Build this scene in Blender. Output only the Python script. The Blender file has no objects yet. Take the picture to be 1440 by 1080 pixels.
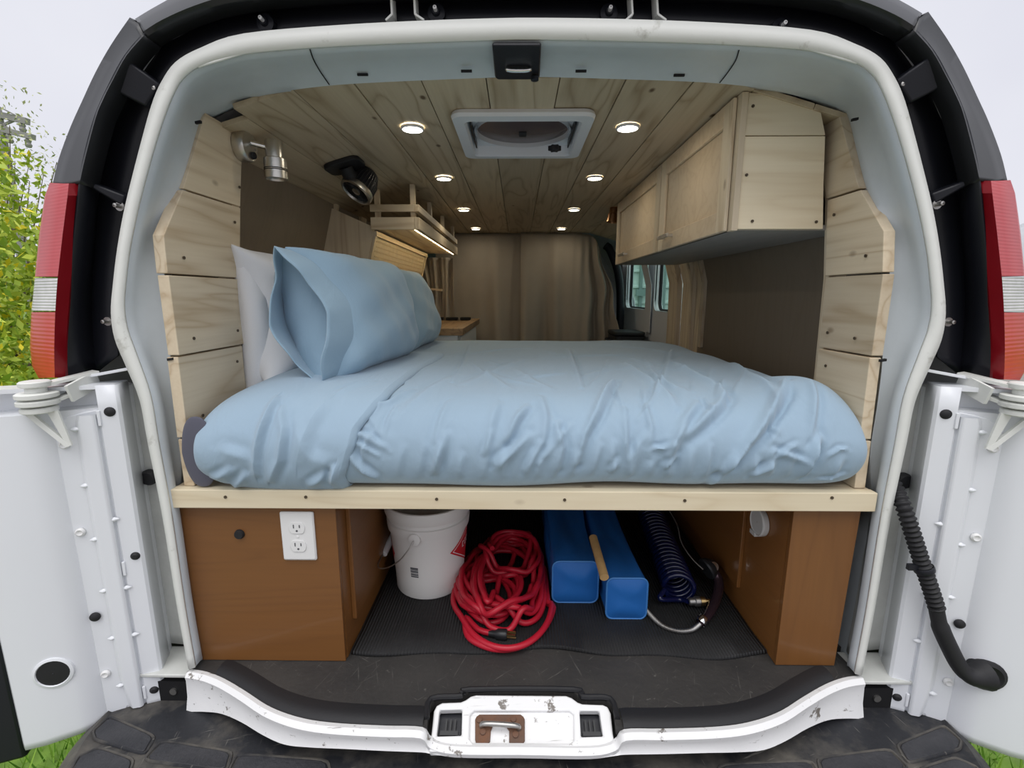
import bpy, bmesh, math, random
import numpy as np
from mathutils import Vector, Matrix, geometry
from mathutils.bvhtree import BVHTree
random.seed(7)
scn = bpy.context.scene
COL = scn.collection
R = math.radians
# ------------------------------------------------------------------ camera
F = 664.0; CAM = Vector((0, -0.96, 0.84)); PITCH = R(10.6); YAW = R(0.69); CX = 0.012; GZ = -0.72
cd = bpy.data.cameras.new('camera'); cam = bpy.data.objects.new('camera', cd); COL.objects.link(cam)
cam.location = CAM; cam.rotation_euler = (math.pi/2 - PITCH, 0, YAW)
cd.sensor_width = 36; cd.lens = 36*F/1440; cd.clip_start = .02; cd.clip_end = 400
scn.camera = cam
# ------------------------------------------------------------------ light
scn.view_settings.view_transform = 'Standard'; scn.view_settings.look = 'None'
scn.view_settings.exposure = 0.0; scn.view_settings.gamma = 1.0; scn.view_settings.use_curve_mapping = False
w = bpy.data.worlds.new('overcast'); scn.world = w; w.use_nodes = True
nt = w.node_tree; nt.nodes.clear()
wo = nt.nodes.new('ShaderNodeOutputWorld'); bg = nt.nodes.new('ShaderNodeBackground')
tc = nt.nodes.new('ShaderNodeTexCoord'); ns = nt.nodes.new('ShaderNodeTexNoise'); cr = nt.nodes.new('ShaderNodeValToRGB')
ns.inputs['Scale'].default_value = 2.2; ns.inputs['Detail'].default_value = 4
cr.color_ramp.elements[0].position = .3; cr.color_ramp.elements[0].color = (.74, .75, .84, 1)
cr.color_ramp.elements[1].position = .7; cr.color_ramp.elements[1].color = (.86, .87, .93, 1)
nt.links.new(tc.outputs['Generated'], ns.inputs['Vector']); nt.links.new(ns.outputs['Fac'], cr.inputs['Fac'])
nt.links.new(cr.outputs['Color'], bg.inputs['Color']); bg.inputs['Strength'].default_value = 1.0
nt.links.new(bg.outputs['Background'], wo.inputs['Surface'])
sd = bpy.data.lights.new('sun', 'SUN'); sd.energy = 2.0; sd.angle = R(56); sd.color = (1, .98, .95)
so = bpy.data.objects.new('sun', sd); COL.objects.link(so); so.location = (0, -6, 8)
so.rotation_euler = (R(22), 0, R(-6))
# ------------------------------------------------------------------ pixel helpers
def ray(u, v):
    a = (u-720)/F; b = (540-v)/F
    y = math.cos(PITCH)+b*math.sin(PITCH); z = -math.sin(PITCH)+b*math.cos(PITCH)
    c, s = math.cos(YAW), math.sin(YAW)
    return Vector((a*c-y*s, a*s+y*c, z))
def P(u, v, x=None, y=None, z=None):
    d = ray(u, v)
    if y is not None: t = (y-CAM.y)/d.y
    elif x is not None: t = (x-CAM.x)/d.x
    else: t = (z-CAM.z)/d.z
    return CAM+d*t
def PP(u, v, p0, n):
    d = ray(u, v); return CAM+d*((Vector(p0)-CAM).dot(n)/d.dot(n))
# ------------------------------------------------------------------ mesh helpers
WLOC = {}
class MB:
    def __init__(s): s.v = []; s.f = []
    def add(s, vs, fs):
        o = len(s.v); s.v += [Vector(p) for p in vs]; s.f += [tuple(i+o for i in q) for q in fs]; return s
    def box(s, x0, x1, y0, y1, z0, z1):
        return s.add([(x, y, z) for x in (x0, x1) for y in (y0, y1) for z in (z0, z1)],
                     [(0, 1, 3, 2), (4, 6, 7, 5), (0, 4, 5, 1), (2, 3, 7, 6), (0, 2, 6, 4), (1, 5, 7, 3)])
    def obox(s, c, ax, ay, az):          # oriented box, half axes
        c = Vector(c); ax = Vector(ax); ay = Vector(ay); az = Vector(az)
        return s.add([c+ax*i+ay*j+az*k for i in (-1, 1) for j in (-1, 1) for k in (-1, 1)],
                     [(0, 1, 3, 2), (4, 6, 7, 5), (0, 4, 5, 1), (2, 3, 7, 6), (0, 2, 6, 4), (1, 5, 7, 3)])
    def bar(s, a, b, w, h, up=(0, 0, 1)):
        a = Vector(a); b = Vector(b); d = (b-a); up = Vector(up); sx = d.cross(up).normalized(); sz = sx.cross(d).normalized()
        return s.obox((a+b)/2, d/2, sx*w/2, sz*h/2)
    def loft(s, curves, closed=False, ring=False):
        n = len(curves[0]); vs = [p for c in curves for p in c]; fs = []
        m = len(curves)
        for i in range(m if ring else m-1):
            for j in range(n if closed else n-1):
                a = i*n+j; b = i*n+(j+1) % n; i2 = (i+1) % m
                fs.append((a, b, i2*n+(j+1) % n, i2*n+j))
        return s.add(vs, fs)
    def tube(s, path, r, n=8, closed=False, cap=True):
        path = [Vector(p) for p in path]; m = len(path)
        rr = r if isinstance(r, (list, tuple)) else [r]*m
        rings = []; prev = None
        for i in range(m):
            if closed: t = path[(i+1) % m]-path[i-1]
            else: t = path[min(i+1, m-1)]-path[max(i-1, 0)]
            t = t.normalized() if t.length > 1e-9 else Vector((0, 0, 1))
            if prev is None:
                a = Vector((0, 0, 1)) if abs(t.z) < .9 else Vector((1, 0, 0)); nx = t.cross(a).normalized()
            else:
                nx = (prev-t*prev.dot(t)); nx = nx.normalized() if nx.length > 1e-6 else t.orthogonal().normalized()
            prev = nx; ny = t.cross(nx)
            rings.append([path[i]+(nx*math.cos(2*math.pi*k/n)+ny*math.sin(2*math.pi*k/n))*rr[i] for k in range(n)])
        o = len(s.v); s.loft(rings, closed=True, ring=closed)
        if cap and not closed:
            s.f.append(tuple(o+k for k in range(n))[::-1]); s.f.append(tuple(o+(m-1)*n+k for k in range(n)))
        return s
    def lathe(s, prof, c, axis=(0, 0, 1), n=32, cap0=False, cap1=False):
        c = Vector(c); az = Vector(axis).normalized(); ax = az.orthogonal().normalized(); ay = az.cross(ax)
        rings = [[c+az*h+(ax*math.cos(2*math.pi*k/n)+ay*math.sin(2*math.pi*k/n))*r for k in range(n)] for r, h in prof]
        o = len(s.v); s.loft(rings, closed=True)
        if cap0: s.f.append(tuple(o+k for k in range(n))[::-1])
        if cap1: s.f.append(tuple(o+(len(prof)-1)*n+k for k in range(n)))
        return s
    def prism(s, poly, off, holes=()):   # planar 3D polygon extruded by vector off
        off = Vector(off); loops = [[Vector(p) for p in poly]]+[[Vector(p) for p in h] for h in holes]
        flat = [p for l in loops for p in l]; n = len(flat)
        fs = [tuple(range(len(poly)))]
        if holes:
            tb = bmesh.new(); tv = [tb.verts.new(p) for p in flat]; tb.verts.index_update(); k = 0; te = []
            for l in loops:
                te += [tb.edges.new((tv[k+i], tv[k+(i+1) % len(l)])) for i in range(len(l))]; k += len(l)
            bmesh.ops.triangle_fill(tb, use_beauty=True, edges=te); tb.verts.index_update()
            fs = [tuple(v_.index for v_ in f_.verts) for f_ in tb.faces]; tb.free()
        fs = fs+[tuple(i+n for i in reversed(t)) for t in fs]; k = 0
        for l in loops:
            m = len(l)
            fs += [(k+i, k+(i+1) % m, k+(i+1) % m+n, k+i+n) for i in range(m)]; k += m
        return s.add(flat+[p+off for p in flat], fs)
    def sphere(s, c, r, n=12, m=8, sc=(1, 1, 1)):
        c = Vector(c); rings = []
        for i in range(1, m):
            a = math.pi*i/m
            rings.append([c+Vector((math.sin(a)*math.cos(2*math.pi*k/n)*r*sc[0], math.sin(a)*math.sin(2*math.pi*k/n)*r*sc[1], math.cos(a)*r*sc[2])) for k in range(n)])
        o = len(s.v); s.loft(rings, closed=True)
        s.f.append(tuple(o+k for k in range(n))[::-1]); s.f.append(tuple(o+(m-2)*n+k for k in range(n)))
        return s
    def mir(s):                           # mirrored copy about the van's centre plane
        q = MB(); q.v = [Vector((2*CX-p.x, p.y, p.z)) for p in s.v]; q.f = [tuple(reversed(t)) for t in s.f]; return q
    def build(s, name, mat, parent=None, smooth=40, bevel=0, solid=0, label=None, kind=None, weld=False):
        xs = [p.x for p in s.v]; ys = [p.y for p in s.v]; zs = [p.z for p in s.v]
        o = Vector(((min(xs)+max(xs))/2, (min(ys)+max(ys))/2, min(zs)))
        me = bpy.data.meshes.new(name); me.from_pydata([p-o for p in s.v], [], s.f)
        bm = bmesh.new(); bm.from_mesh(me)
        if weld: bmesh.ops.remove_doubles(bm, verts=bm.verts, dist=1e-5)
        bmesh.ops.recalc_face_normals(bm, faces=bm.faces); bm.to_mesh(me); bm.free()
        if smooth:
            me.shade_smooth(); me.set_sharp_from_angle(angle=R(smooth))
        me.materials.append(mat); ob = bpy.data.objects.new(name, me); COL.objects.link(ob)
        put(ob, o, parent)
        if solid:
            md = ob.modifiers.new('solid', 'SOLIDIFY'); md.thickness = abs(solid); md.offset = -1 if solid > 0 else 1
        if bevel:
            md = ob.modifiers.new('bevel', 'BEVEL'); md.width = bevel; md.segments = 2; md.limit_method = 'ANGLE'; md.angle_limit = R(40)
        if label: ob['label'] = label
        if kind: ob['kind'] = kind
        return ob
def put(ob, o, parent):
    if parent is not None:
        ob.parent = parent; ob.location = Vector(o)-WLOC[parent.name]
    else: ob.location = o
    WLOC[ob.name] = Vector(o)
def tag(o, label, cat, group=None):
    o['label'] = label; o['category'] = cat
    if group: o['group'] = group
    return o
def thing(name, loc, label, cat, group=None):
    o = bpy.data.objects.new(name, None); COL.objects.link(o); o.location = loc; WLOC[o.name] = Vector(loc)
    o.empty_display_size = .05
    return tag(o, label, cat, group)
def dup(ob, loc, parent=None):
    c = ob.copy(); COL.objects.link(c); put(c, loc, parent); return c
def cr_spline(pts, n=6, closed=False):
    pts = [Vector(p) for p in pts]; out = []; m = len(pts)
    for i in range(m if closed else m-1):
        if closed: a, b, c, d = pts[i-1], pts[i], pts[(i+1) % m], pts[(i+2) % m]
        else: a, b, c, d = pts[max(i-1, 0)], pts[i], pts[i+1], pts[min(i+2, m-1)]
        for k in range(n):
            t = k/n
            out.append(.5*((2*b)+(c-a)*t+(2*a-5*b+4*c-d)*t*t+(3*b-a-3*c+d)*t**3))
    if not closed: out.append(pts[-1])
    return out
def resample(pts, n):
    pts = [Vector(p) for p in pts]; L = [0]
    for i in range(1, len(pts)): L.append(L[-1]+(pts[i]-pts[i-1]).length)
    out = []
    for k in range(n):
        s = L[-1]*k/(n-1); i = 1
        while i < len(L)-1 and L[i] < s: i += 1
        t = (s-L[i-1])/max(1e-9, L[i]-L[i-1]); out.append(pts[i-1].lerp(pts[i], min(1, max(0, t))))
    return out
def rrect(w, h, r, n=5):
    out = []
    for cx, cy, a0 in ((w/2-r, h/2-r, 0), (-w/2+r, h/2-r, 90), (-w/2+r, -h/2+r, 180), (w/2-r, -h/2+r, 270)):
        for k in range(n+1):
            a = R(a0+90*k/n); out.append((cx+r*math.cos(a), cy+r*math.sin(a)))
    return out
# ------------------------------------------------------------------ materials
def newmat(name):
    m = bpy.data.materials.new(name); m.use_nodes = True
    return m, m.node_tree, m.node_tree.nodes['Principled BSDF']
def mat(name, col, rough=.5, metal=0, bump=0, bscale=40, var=0, vscale=6, col2=None, spec=.5, coat=0, trans=0, ior=1.45, emit=0, sheen=0, vthr=None, sub=0):
    m, t, b = newmat(name)
    b.inputs['Base Color'].default_value = (*col, 1); b.inputs['Roughness'].default_value = rough; b.inputs['Metallic'].default_value = metal
    b.inputs['Specular IOR Level'].default_value = spec; b.inputs['Coat Weight'].default_value = coat
    b.inputs['Transmission Weight'].default_value = trans; b.inputs['IOR'].default_value = ior; b.inputs['Sheen Weight'].default_value = sheen
    if emit: b.inputs['Emission Color'].default_value = (*col, 1); b.inputs['Emission Strength'].default_value = emit
    tcn = t.nodes.new('ShaderNodeTexCoord')
    if var or col2:
        n = t.nodes.new('ShaderNodeTexNoise'); n.inputs['Scale'].default_value = vscale; n.inputs['Detail'].default_value = 6; n.inputs['Roughness'].default_value = .65
        t.links.new(tcn.outputs['Object'], n.inputs['Vector'])
        c = t.nodes.new('ShaderNodeValToRGB'); lo, hi = vthr or (.35, .65)
        c.color_ramp.elements[0].position = lo; c.color_ramp.elements[1].position = hi
        c2 = col2 or tuple(x*(1-var) for x in col)
        c.color_ramp.elements[0].color = (*c2, 1); c.color_ramp.elements[1].color = (*col, 1)
        t.links.new(n.outputs['Fac'], c.inputs['Fac']); t.links.new(c.outputs['Color'], b.inputs['Base Color'])
    if bump:
        n = t.nodes.new('ShaderNodeTexNoise'); n.inputs['Scale'].default_value = bscale; n.inputs['Detail'].default_value = 4
        t.links.new(tcn.outputs['Object'], n.inputs['Vector'])
        bp = t.nodes.new('ShaderNodeBump'); bp.inputs['Strength'].default_value = bump; bp.inputs['Distance'].default_value = .005
        t.links.new(n.outputs['Fac'], bp.inputs['Height']); t.links.new(bp.outputs['Normal'], b.inputs['Normal'])
    return m
def wood(name, light, dark, axis='y', knots=.5, rough=.55, gscale=1.0, contrast=1.0, coat=0):
    m, t, b = newmat(name); L = t.links.new; N = t.nodes.new
    tcn = N('ShaderNodeTexCoord'); oi = N('ShaderNodeObjectInfo')
    off = N('ShaderNodeVectorMath'); off.operation = 'MULTIPLY_ADD'
    comb = N('ShaderNodeCombineXYZ'); mul = N('ShaderNodeMath'); mul.operation = 'MULTIPLY'; mul.inputs[1].default_value = 23.7
    L(oi.outputs['Random'], mul.inputs[0])
    for k in range(3): L(mul.outputs[0], comb.inputs[k])
    add = N('ShaderNodeVectorMath'); add.operation = 'ADD'; L(tcn.outputs['Object'], add.inputs[0]); L(comb.outputs[0], add.inputs[1])
    mp = N('ShaderNodeMapping'); sc = [9*gscale]*3; sc['xyz'.index(axis)] = .9*gscale; mp.inputs['Scale'].default_value = sc
    L(add.outputs[0], mp.inputs['Vector'])
    # growth rings: distorted bands
    wv = N('ShaderNodeTexNoise'); wv.inputs['Scale'].default_value = 1.0; wv.inputs['Detail'].default_value = 2; wv.inputs['Distortion'].default_value = .6
    L(mp.outputs[0], wv.inputs['Vector'])
    rg = N('ShaderNodeMath'); rg.operation = 'MULTIPLY'; rg.inputs[1].default_value = 13; L(wv.outputs['Fac'], rg.inputs[0])
    fr = N('ShaderNodeMath'); fr.operation = 'PINGPONG'; fr.inputs[1].default_value = 1; L(rg.outputs[0], fr.inputs[0])
    pw = N('ShaderNodeMath'); pw.operation = 'POWER'; pw.inputs[1].default_value = 3.0; L(fr.outputs[0], pw.inputs[0])
    # fine fibres
    mp2 = N('ShaderNodeMapping'); sc2 = [160]*3; sc2['xyz'.index(axis)] = 6; mp2.inputs['Scale'].default_value = sc2; L(add.outputs[0], mp2.inputs['Vector'])
    fb = N('ShaderNodeTexNoise'); fb.inputs['Scale'].default_value = 1; fb.inputs['Detail'].default_value = 3; L(mp2.outputs[0], fb.inputs['Vector'])
    mx = N('ShaderNodeMath'); mx.operation = 'MULTIPLY_ADD'; mx.inputs[1].default_value = .35; L(fb.outputs['Fac'], mx.inputs[0])
    s1 = N('ShaderNodeMath'); s1.operation = 'MULTIPLY'; s1.inputs[1].default_value = .55*contrast; L(pw.outputs[0], s1.inputs[0]); L(s1.outputs[0], mx.inputs[2])
    c = N('ShaderNodeMix'); c.data_type = 'RGBA'; c.inputs['A'].default_value = (*light, 1); c.inputs['B'].default_value = (*dark, 1)
    L(mx.outputs[0], c.inputs['Factor']); last = c.outputs['Result']
    if knots:
        mp3 = N('ShaderNodeMapping'); sc3 = [8.5]*3; sc3['xyz'.index(axis)] = 4.6; mp3.inputs['Scale'].default_value = sc3; L(add.outputs[0], mp3.inputs['Vector'])
        vo = N('ShaderNodeTexVoronoi'); vo.inputs['Scale'].default_value = 1; L(mp3.outputs[0], vo.inputs['Vector'])
        kr = N('ShaderNodeMapRange'); kr.inputs['From Min'].default_value = .035; kr.inputs['From Max'].default_value = .075; kr.inputs['To Min'].default_value = knots; kr.inputs['To Max'].default_value = 0
        L(vo.outputs['Distance'], kr.inputs['Value'])
        k2 = N('ShaderNodeMix'); k2.data_type = 'RGBA'; k2.inputs['B'].default_value = (dark[0]*.35, dark[1]*.28, dark[2]*.22, 1)
        L(kr.outputs[0], k2.inputs['Factor']); L(last, k2.inputs['A']); last = k2.outputs['Result']
    hv = N('ShaderNodeHueSaturation'); vr = N('ShaderNodeMapRange'); vr.inputs['To Min'].default_value = .86; vr.inputs['To Max'].default_value = 1.08
    L(oi.outputs['Random'], vr.inputs['Value']); L(vr.outputs[0], hv.inputs['Value']); L(last, hv.inputs['Color'])
    L(hv.outputs['Color'], b.inputs['Base Color'])
    b.inputs['Roughness'].default_value = rough; b.inputs['Coat Weight'].default_value = coat
    bp = N('ShaderNodeBump'); bp.inputs['Strength'].default_value = .15; bp.inputs['Distance'].default_value = .002; L(mx.outputs[0], bp.inputs['Height']); L(bp.outputs['Normal'], b.inputs['Normal'])
    return m
PINE = (.74, .63, .46); PINED = (.47, .34, .20)
M = {}
for ax in 'xyz':
    M['pine_'+ax] = wood('pine_'+ax, PINE, PINED, ax)
    M['brown_'+ax] = wood('brown_veneer_'+ax, (.225, .094, .024), (.13, .050, .014), ax, knots=0, rough=.38, contrast=.35, coat=.15)
M['ceil'] = wood('pine_ceiling', (.60, .50, .35), (.28, .19, .10), 'y', knots=.95, contrast=.95)
M['front'] = wood('pine_clear', (.84, .74, .54), (.66, .53, .34), 'x', knots=.25, contrast=.7)
M['cabdoor'] = wood('pine_cabinet', (.74, .60, .42), (.52, .37, .22), 'x', knots=.3, contrast=.5)
M['ply'] = wood('luan_panel', (.25, .20, .145), (.19, .145, .10), 'z', knots=0, contrast=.4, rough=.6)
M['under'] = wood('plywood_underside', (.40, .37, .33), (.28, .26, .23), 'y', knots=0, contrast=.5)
M['lattice'] = mat('embossed_plywood', (.60, .51, .37), .6, var=.18, vscale=30)
M['butcher'] = wood('butcher_block', (.36, .23, .12), (.17, .10, .05), 'y', knots=0, contrast=1.2)
M['paint'] = mat('white_van_paint', (.78, .80, .83), .32, bump=.03, bscale=14, coat=.25)
M['jamb'] = mat('shaded_white_jamb_paint', (.60, .65, .68), .4, bump=.08, bscale=18, var=.10, vscale=5, coat=.15)  # the van's white paint, with the jamb's bluish shade put into the colour
M['flange'] = mat('worn_flange_paint', (.74, .75, .71), .5, bump=.15, bscale=30, col2=(.50, .50, .45), vscale=16, vthr=(.28, .38))
M['sill'] = mat('scuffed_white_sill', (.80, .80, .80), .42, bump=.2, bscale=26, col2=(.20, .18, .16), vscale=20, vthr=(.345, .38))
M['gravelpaint'] = mat('dirty_inner_panel', (.62, .63, .60), .5, bump=.1, bscale=10, var=.22, vscale=5)
M['black'] = mat('black_trim_plastic', (.012, .013, .018), .38, bump=.05, bscale=300, spec=.4)
M['satin'] = mat('satin_dark_trim', (.018, .019, .021), .36, spec=.5)
M['rubber'] = mat('black_rubber', (.014, .014, .016), .62, bump=.1, bscale=120)
M['bumper'] = mat('worn_bumper_plastic', (.022, .023, .027), .5, bump=.25, bscale=70, col2=(.12, .11, .095), vscale=5, vthr=(.36, .56), spec=.4)
M['pad'] = mat('bumper_step_pad', (.02, .021, .026), .48, bump=.3, bscale=160, col2=(.045, .045, .05), vscale=9)
M['chrome'] = mat('chrome', (.8, .8, .8), .14, 1)
M['brushed'] = mat('brushed_nickel', (.62, .60, .56), .3, 1, bump=.05, bscale=200)
M['steel'] = mat('dull_steel', (.45, .44, .42), .42, 1)
M['rust'] = mat('rusty_steel', (.13, .085, .065), .75, .3, bump=.4, bscale=90, col2=(.19, .09, .05), vscale=22)
M['copper'] = mat('bronze_metal', (.35, .20, .11), .3, 1)
M['brass'] = mat('brass', (.75, .55, .25), .3, 1)
M['whiteplastic'] = mat('white_plastic', (.78, .78, .77), .35)
M['ventwhite'] = mat('vent_white_plastic', (.70, .72, .74), .45)
M['smoke'] = mat('smoked_acrylic', (.10, .075, .075), .25, spec=.5)
M['greycap'] = mat('grey_plastic_cap', (.60, .60, .58), .45)
def cloth(name, col):
    m = mat(name, col, .85, var=.05, vscale=3, sheen=.25, spec=.2); t = m.node_tree; b = t.nodes['Principled BSDF']; N = t.nodes.new; L = t.links.new
    tcn = N('ShaderNodeTexCoord'); mp = N('ShaderNodeMapping'); mp.inputs['Rotation'].default_value = (.3, .5, .2); mp.inputs['Scale'].default_value = (16, 7, 8); L(tcn.outputs['Object'], mp.inputs['Vector'])
    n1 = N('ShaderNodeTexNoise'); n1.inputs['Scale'].default_value = 1; n1.inputs['Detail'].default_value = 5; n1.inputs['Distortion'].default_value = 1.2; L(mp.outputs[0], n1.inputs['Vector'])
    n2 = N('ShaderNodeTexNoise'); n2.inputs['Scale'].default_value = 600; L(tcn.outputs['Object'], n2.inputs['Vector'])
    b1 = N('ShaderNodeBump'); b1.inputs['Strength'].default_value = .35; b1.inputs['Distance'].default_value = .010; L(n1.outputs['Fac'], b1.inputs['Height'])
    b2 = N('ShaderNodeBump'); b2.inputs['Strength'].default_value = .12; b2.inputs['Distance'].default_value = .003; L(n2.outputs['Fac'], b2.inputs['Height']); L(b1.outputs['Normal'], b2.inputs['Normal']); L(b2.outputs['Normal'], b.inputs['Normal'])
    return m
M['duvet'] = cloth('blue_cotton_sheet', (.32, .435, .54))
M['pillow'] = cloth('blue_cotton_pillowcase', (.29, .42, .525))
M['whitecloth'] = mat('white_cotton', (.80, .81, .83), .85, bump=.1, bscale=400, sheen=.2, spec=.2)
M['greysheet'] = mat('charcoal_sheet', (.10, .10, .13), .85, bump=.1, bscale=400, sheen=.2, spec=.2)
M['curtain'] = mat('taupe_curtain_cloth', (.38, .33, .265), .85, bump=.2, bscale=350, var=.08, vscale=4, sheen=.2, spec=.2)
M['nylon'] = mat('blue_nylon', (.018, .13, .42), .42, bump=.25, bscale=35, spec=.4)
M['nylonpipe'] = mat('blue_nylon_piping', (.05, .20, .50), .5)
M['red'] = mat('red_rubber_cable', (.46, .012, .03), .38, bump=.05, bscale=60)
M['bucket'] = mat('white_bucket_plastic', (.74, .73, .70), .42, bump=.03, bscale=20)
M['redprint'] = mat('red_print', (.58, .02, .03), .5)
M['ink'] = mat('grey_print', (.10, .10, .11), .6)
M['print_white'] = mat('white_print', (.85, .85, .85), .5)
M['dowel'] = mat('tan_wood_dowel', (.52, .33, .14), .5, var=.2, vscale=30)
M['navy'] = mat('translucent_navy_tube', (.004, .007, .045), .16, spec=.6, coat=.3)
M['darkgrip'] = mat('dark_chrome_grip', (.05, .03, .04), .2, .6)
M['dark'] = mat('dark_void', (.006, .006, .007), .7)
M['seat'] = mat('black_vinyl', (.016, .017, .019), .5, bump=.1, bscale=60)
M['endgrain'] = wood('pine_end_grain', (.74, .56, .34), (.55, .36, .17), 'z', knots=0, contrast=1.2, gscale=3)
M['screw'] = mat('dark_screw', (.10, .075, .05), .5, .4)
M['puck'] = mat('led_puck', (1, .93, .78), .4, emit=14)
M['led'] = mat('led_strip_glow', (1, .80, .45), .4, emit=20)
def glassmat(name, tint, mixf):
    m, t, b = newmat(name); t.nodes.remove(b); out = t.nodes['Material Output']
    tr = t.nodes.new('ShaderNodeBsdfTransparent'); tr.inputs['Color'].default_value = (*tint, 1)
    gl = t.nodes.new('ShaderNodeBsdfGlossy'); gl.inputs['Roughness'].default_value = .03
    mx = t.nodes.new('ShaderNodeMixShader'); mx.inputs['Fac'].default_value = mixf
    t.links.new(tr.outputs[0], mx.inputs[1]); t.links.new(gl.outputs[0], mx.inputs[2]); t.links.new(mx.outputs[0], out.inputs['Surface'])
    return m
M['glass'] = glassmat('tinted_window_glass', (.72, .86, .82), .06)
def ribmat(name, col, axis, freq, strength, rough, col2=None, var=0):
    m = mat(name, col, rough, var=var or .3, vscale=9, col2=col2, spec=.4); t = m.node_tree; b = t.nodes['Principled BSDF']
    tcn = t.nodes.new('ShaderNodeTexCoord'); wv = t.nodes.new('ShaderNodeTexWave'); wv.bands_direction = axis; wv.inputs['Scale'].default_value = freq
    t.links.new(tcn.outputs['Object'], wv.inputs['Vector']); bp = t.nodes.new('ShaderNodeBump'); bp.inputs['Strength'].default_value = strength; bp.inputs['Distance'].default_value = .003
    t.links.new(wv.outputs['Fac'], bp.inputs['Height']); t.links.new(bp.outputs['Normal'], b.inputs['Normal'])
    return m
def scratched(m, col, scales, thr, rough=None):
    t = m.node_tree; b = t.nodes['Principled BSDF']; N = t.nodes.new; L = t.links.new
    src = b.inputs['Base Color'].links[0].from_socket if b.inputs['Base Color'].links else None
    tcn = N('ShaderNodeTexCoord')
    for i, (sc, rot) in enumerate(scales):
        mp = N('ShaderNodeMapping'); mp.vector_type = 'TEXTURE'; mp.inputs['Scale'].default_value = [1/q for q in sc]; mp.inputs['Rotation'].default_value = rot; L(tcn.outputs['Object'], mp.inputs['Vector'])
        n = N('ShaderNodeTexNoise'); n.inputs['Scale'].default_value = 1; n.inputs['Detail'].default_value = 3; n.inputs['Roughness'].default_value = .7; L(mp.outputs[0], n.inputs['Vector'])
        r = N('ShaderNodeMapRange'); r.inputs['From Min'].default_value = thr; r.inputs['From Max'].default_value = thr+.06; r.inputs['To Max'].default_value = .75; L(n.outputs['Fac'], r.inputs['Value'])
        mx_ = N('ShaderNodeMix'); mx_.data_type = 'RGBA'; mx_.inputs['B'].default_value = (*col, 1); L(r.outputs[0], mx_.inputs['Factor'])
        if src: L(src, mx_.inputs['A'])
        else: mx_.inputs['A'].default_value = b.inputs['Base Color'].default_value
        src = mx_.outputs['Result']
    L(src, b.inputs['Base Color']); return m
M['ribmat'] = ribmat('ribbed_rubber_mat', (.032, .032, .033), 'X', 42, 1.0, .6)
M['floor'] = scratched(mat('scratched_black_floor', (.030, .029, .029), .5, bump=.25, bscale=90, col2=(.050, .047, .044), vscale=5, vthr=(.3, .7), spec=.45), (.12, .115, .105), [((9, 170, 1), (0, 0, .7)), ((7, 150, 1), (0, 0, 1.9)), ((8, 190, 1), (0, 0, 1.25)), ((11, 160, 1), (0, 0, 2.6)), ((40, 55, 1), (0, 0, .3))], .655)
def lens(name, col, freq):
    m = ribmat(name, col, 'Z', freq, .12, .28, var=.1); b = m.node_tree.nodes['Principled BSDF']; b.inputs['Specular IOR Level'].default_value = .3; b.inputs['Coat Weight'].default_value = .05
    return m
scratched(M['sill'], (.22, .20, .18), [((5, 120, 120), (0, 0, .05)), ((70, 70, 70), (0, 0, 0))], .665); scratched(M['bumper'], (.20, .19, .17), [((8, 120, 20), (0, 0, .3)), ((120, 8, 20), (0, 0, .2))], .66)
M['lensred'] = lens('red_lamp_lens', (.50, .006, .012), 50)
M['lensdark'] = lens('deep_red_lamp_bezel', (.26, .006, .012), 4)
M['lensorange'] = lens('orange_red_lamp_lens', (.55, .03, .015), 40)
M['lensclear'] = ribmat('clear_reverse_lens', (.66, .65, .64), 'Z', 55, .35, .25)
CREAM = (.78, .80, .83)
# ================================================================== OUTDOOR SETTING
g = MB(); g.add([(-90, -60, GZ), (90, -60, GZ), (90, 120, GZ), (-90, 120, GZ)], [(0, 1, 2, 3)])
mg, t, b = newmat('ground_grass_and_gravel'); L = t.links.new; N = t.nodes.new
tcn = N('ShaderNodeTexCoord'); sep = N('ShaderNodeSeparateXYZ'); L(tcn.outputs['Object'], sep.inputs[0])
n1 = N('ShaderNodeTexNoise'); n1.inputs['Scale'].default_value = 18; n1.inputs['Detail'].default_value = 6; L(tcn.outputs['Object'], n1.inputs['Vector'])
n2 = N('ShaderNodeTexNoise'); n2.inputs['Scale'].default_value = .6; L(tcn.outputs['Object'], n2.inputs['Vector'])
gr = N('ShaderNodeValToRGB'); gr.color_ramp.elements[0].color = (.05, .12, .015, 1); gr.color_ramp.elements[1].color = (.22, .36, .05, 1); L(n1.outputs['Fac'], gr.inputs['Fac'])
gv = N('ShaderNodeValToRGB'); gv.color_ramp.elements[0].color = (.15, .135, .12, 1); gv.color_ramp.elements[1].color = (.36, .34, .31, 1); L(n1.outputs['Fac'], gv.inputs['Fac'])
ma = N('ShaderNodeMath'); ma.operation = 'MULTIPLY_ADD'; ma.inputs[1].default_value = 3.0; L(n2.outputs['Fac'], ma.inputs[0]); L(sep.outputs['X'], ma.inputs[2])
mr = N('ShaderNodeMapRange'); mr.inputs['From Min'].default_value = 3.3; mr.inputs['From Max'].default_value = 3.7; L(ma.outputs[0], mr.inputs['Value'])
# gravel yard begins right of the van and ends before the hut
mr2 = N('ShaderNodeMapRange'); mr2.inputs['From Min'].default_value = 11; mr2.inputs['From Max'].default_value = 10; L(sep.outputs['X'], mr2.inputs['Value'])
mm0 = N('ShaderNodeMath'); mm0.operation = 'MULTIPLY'; L(mr.outputs[0], mm0.inputs[0]); L(mr2.outputs[0], mm0.inputs[1])
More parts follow.
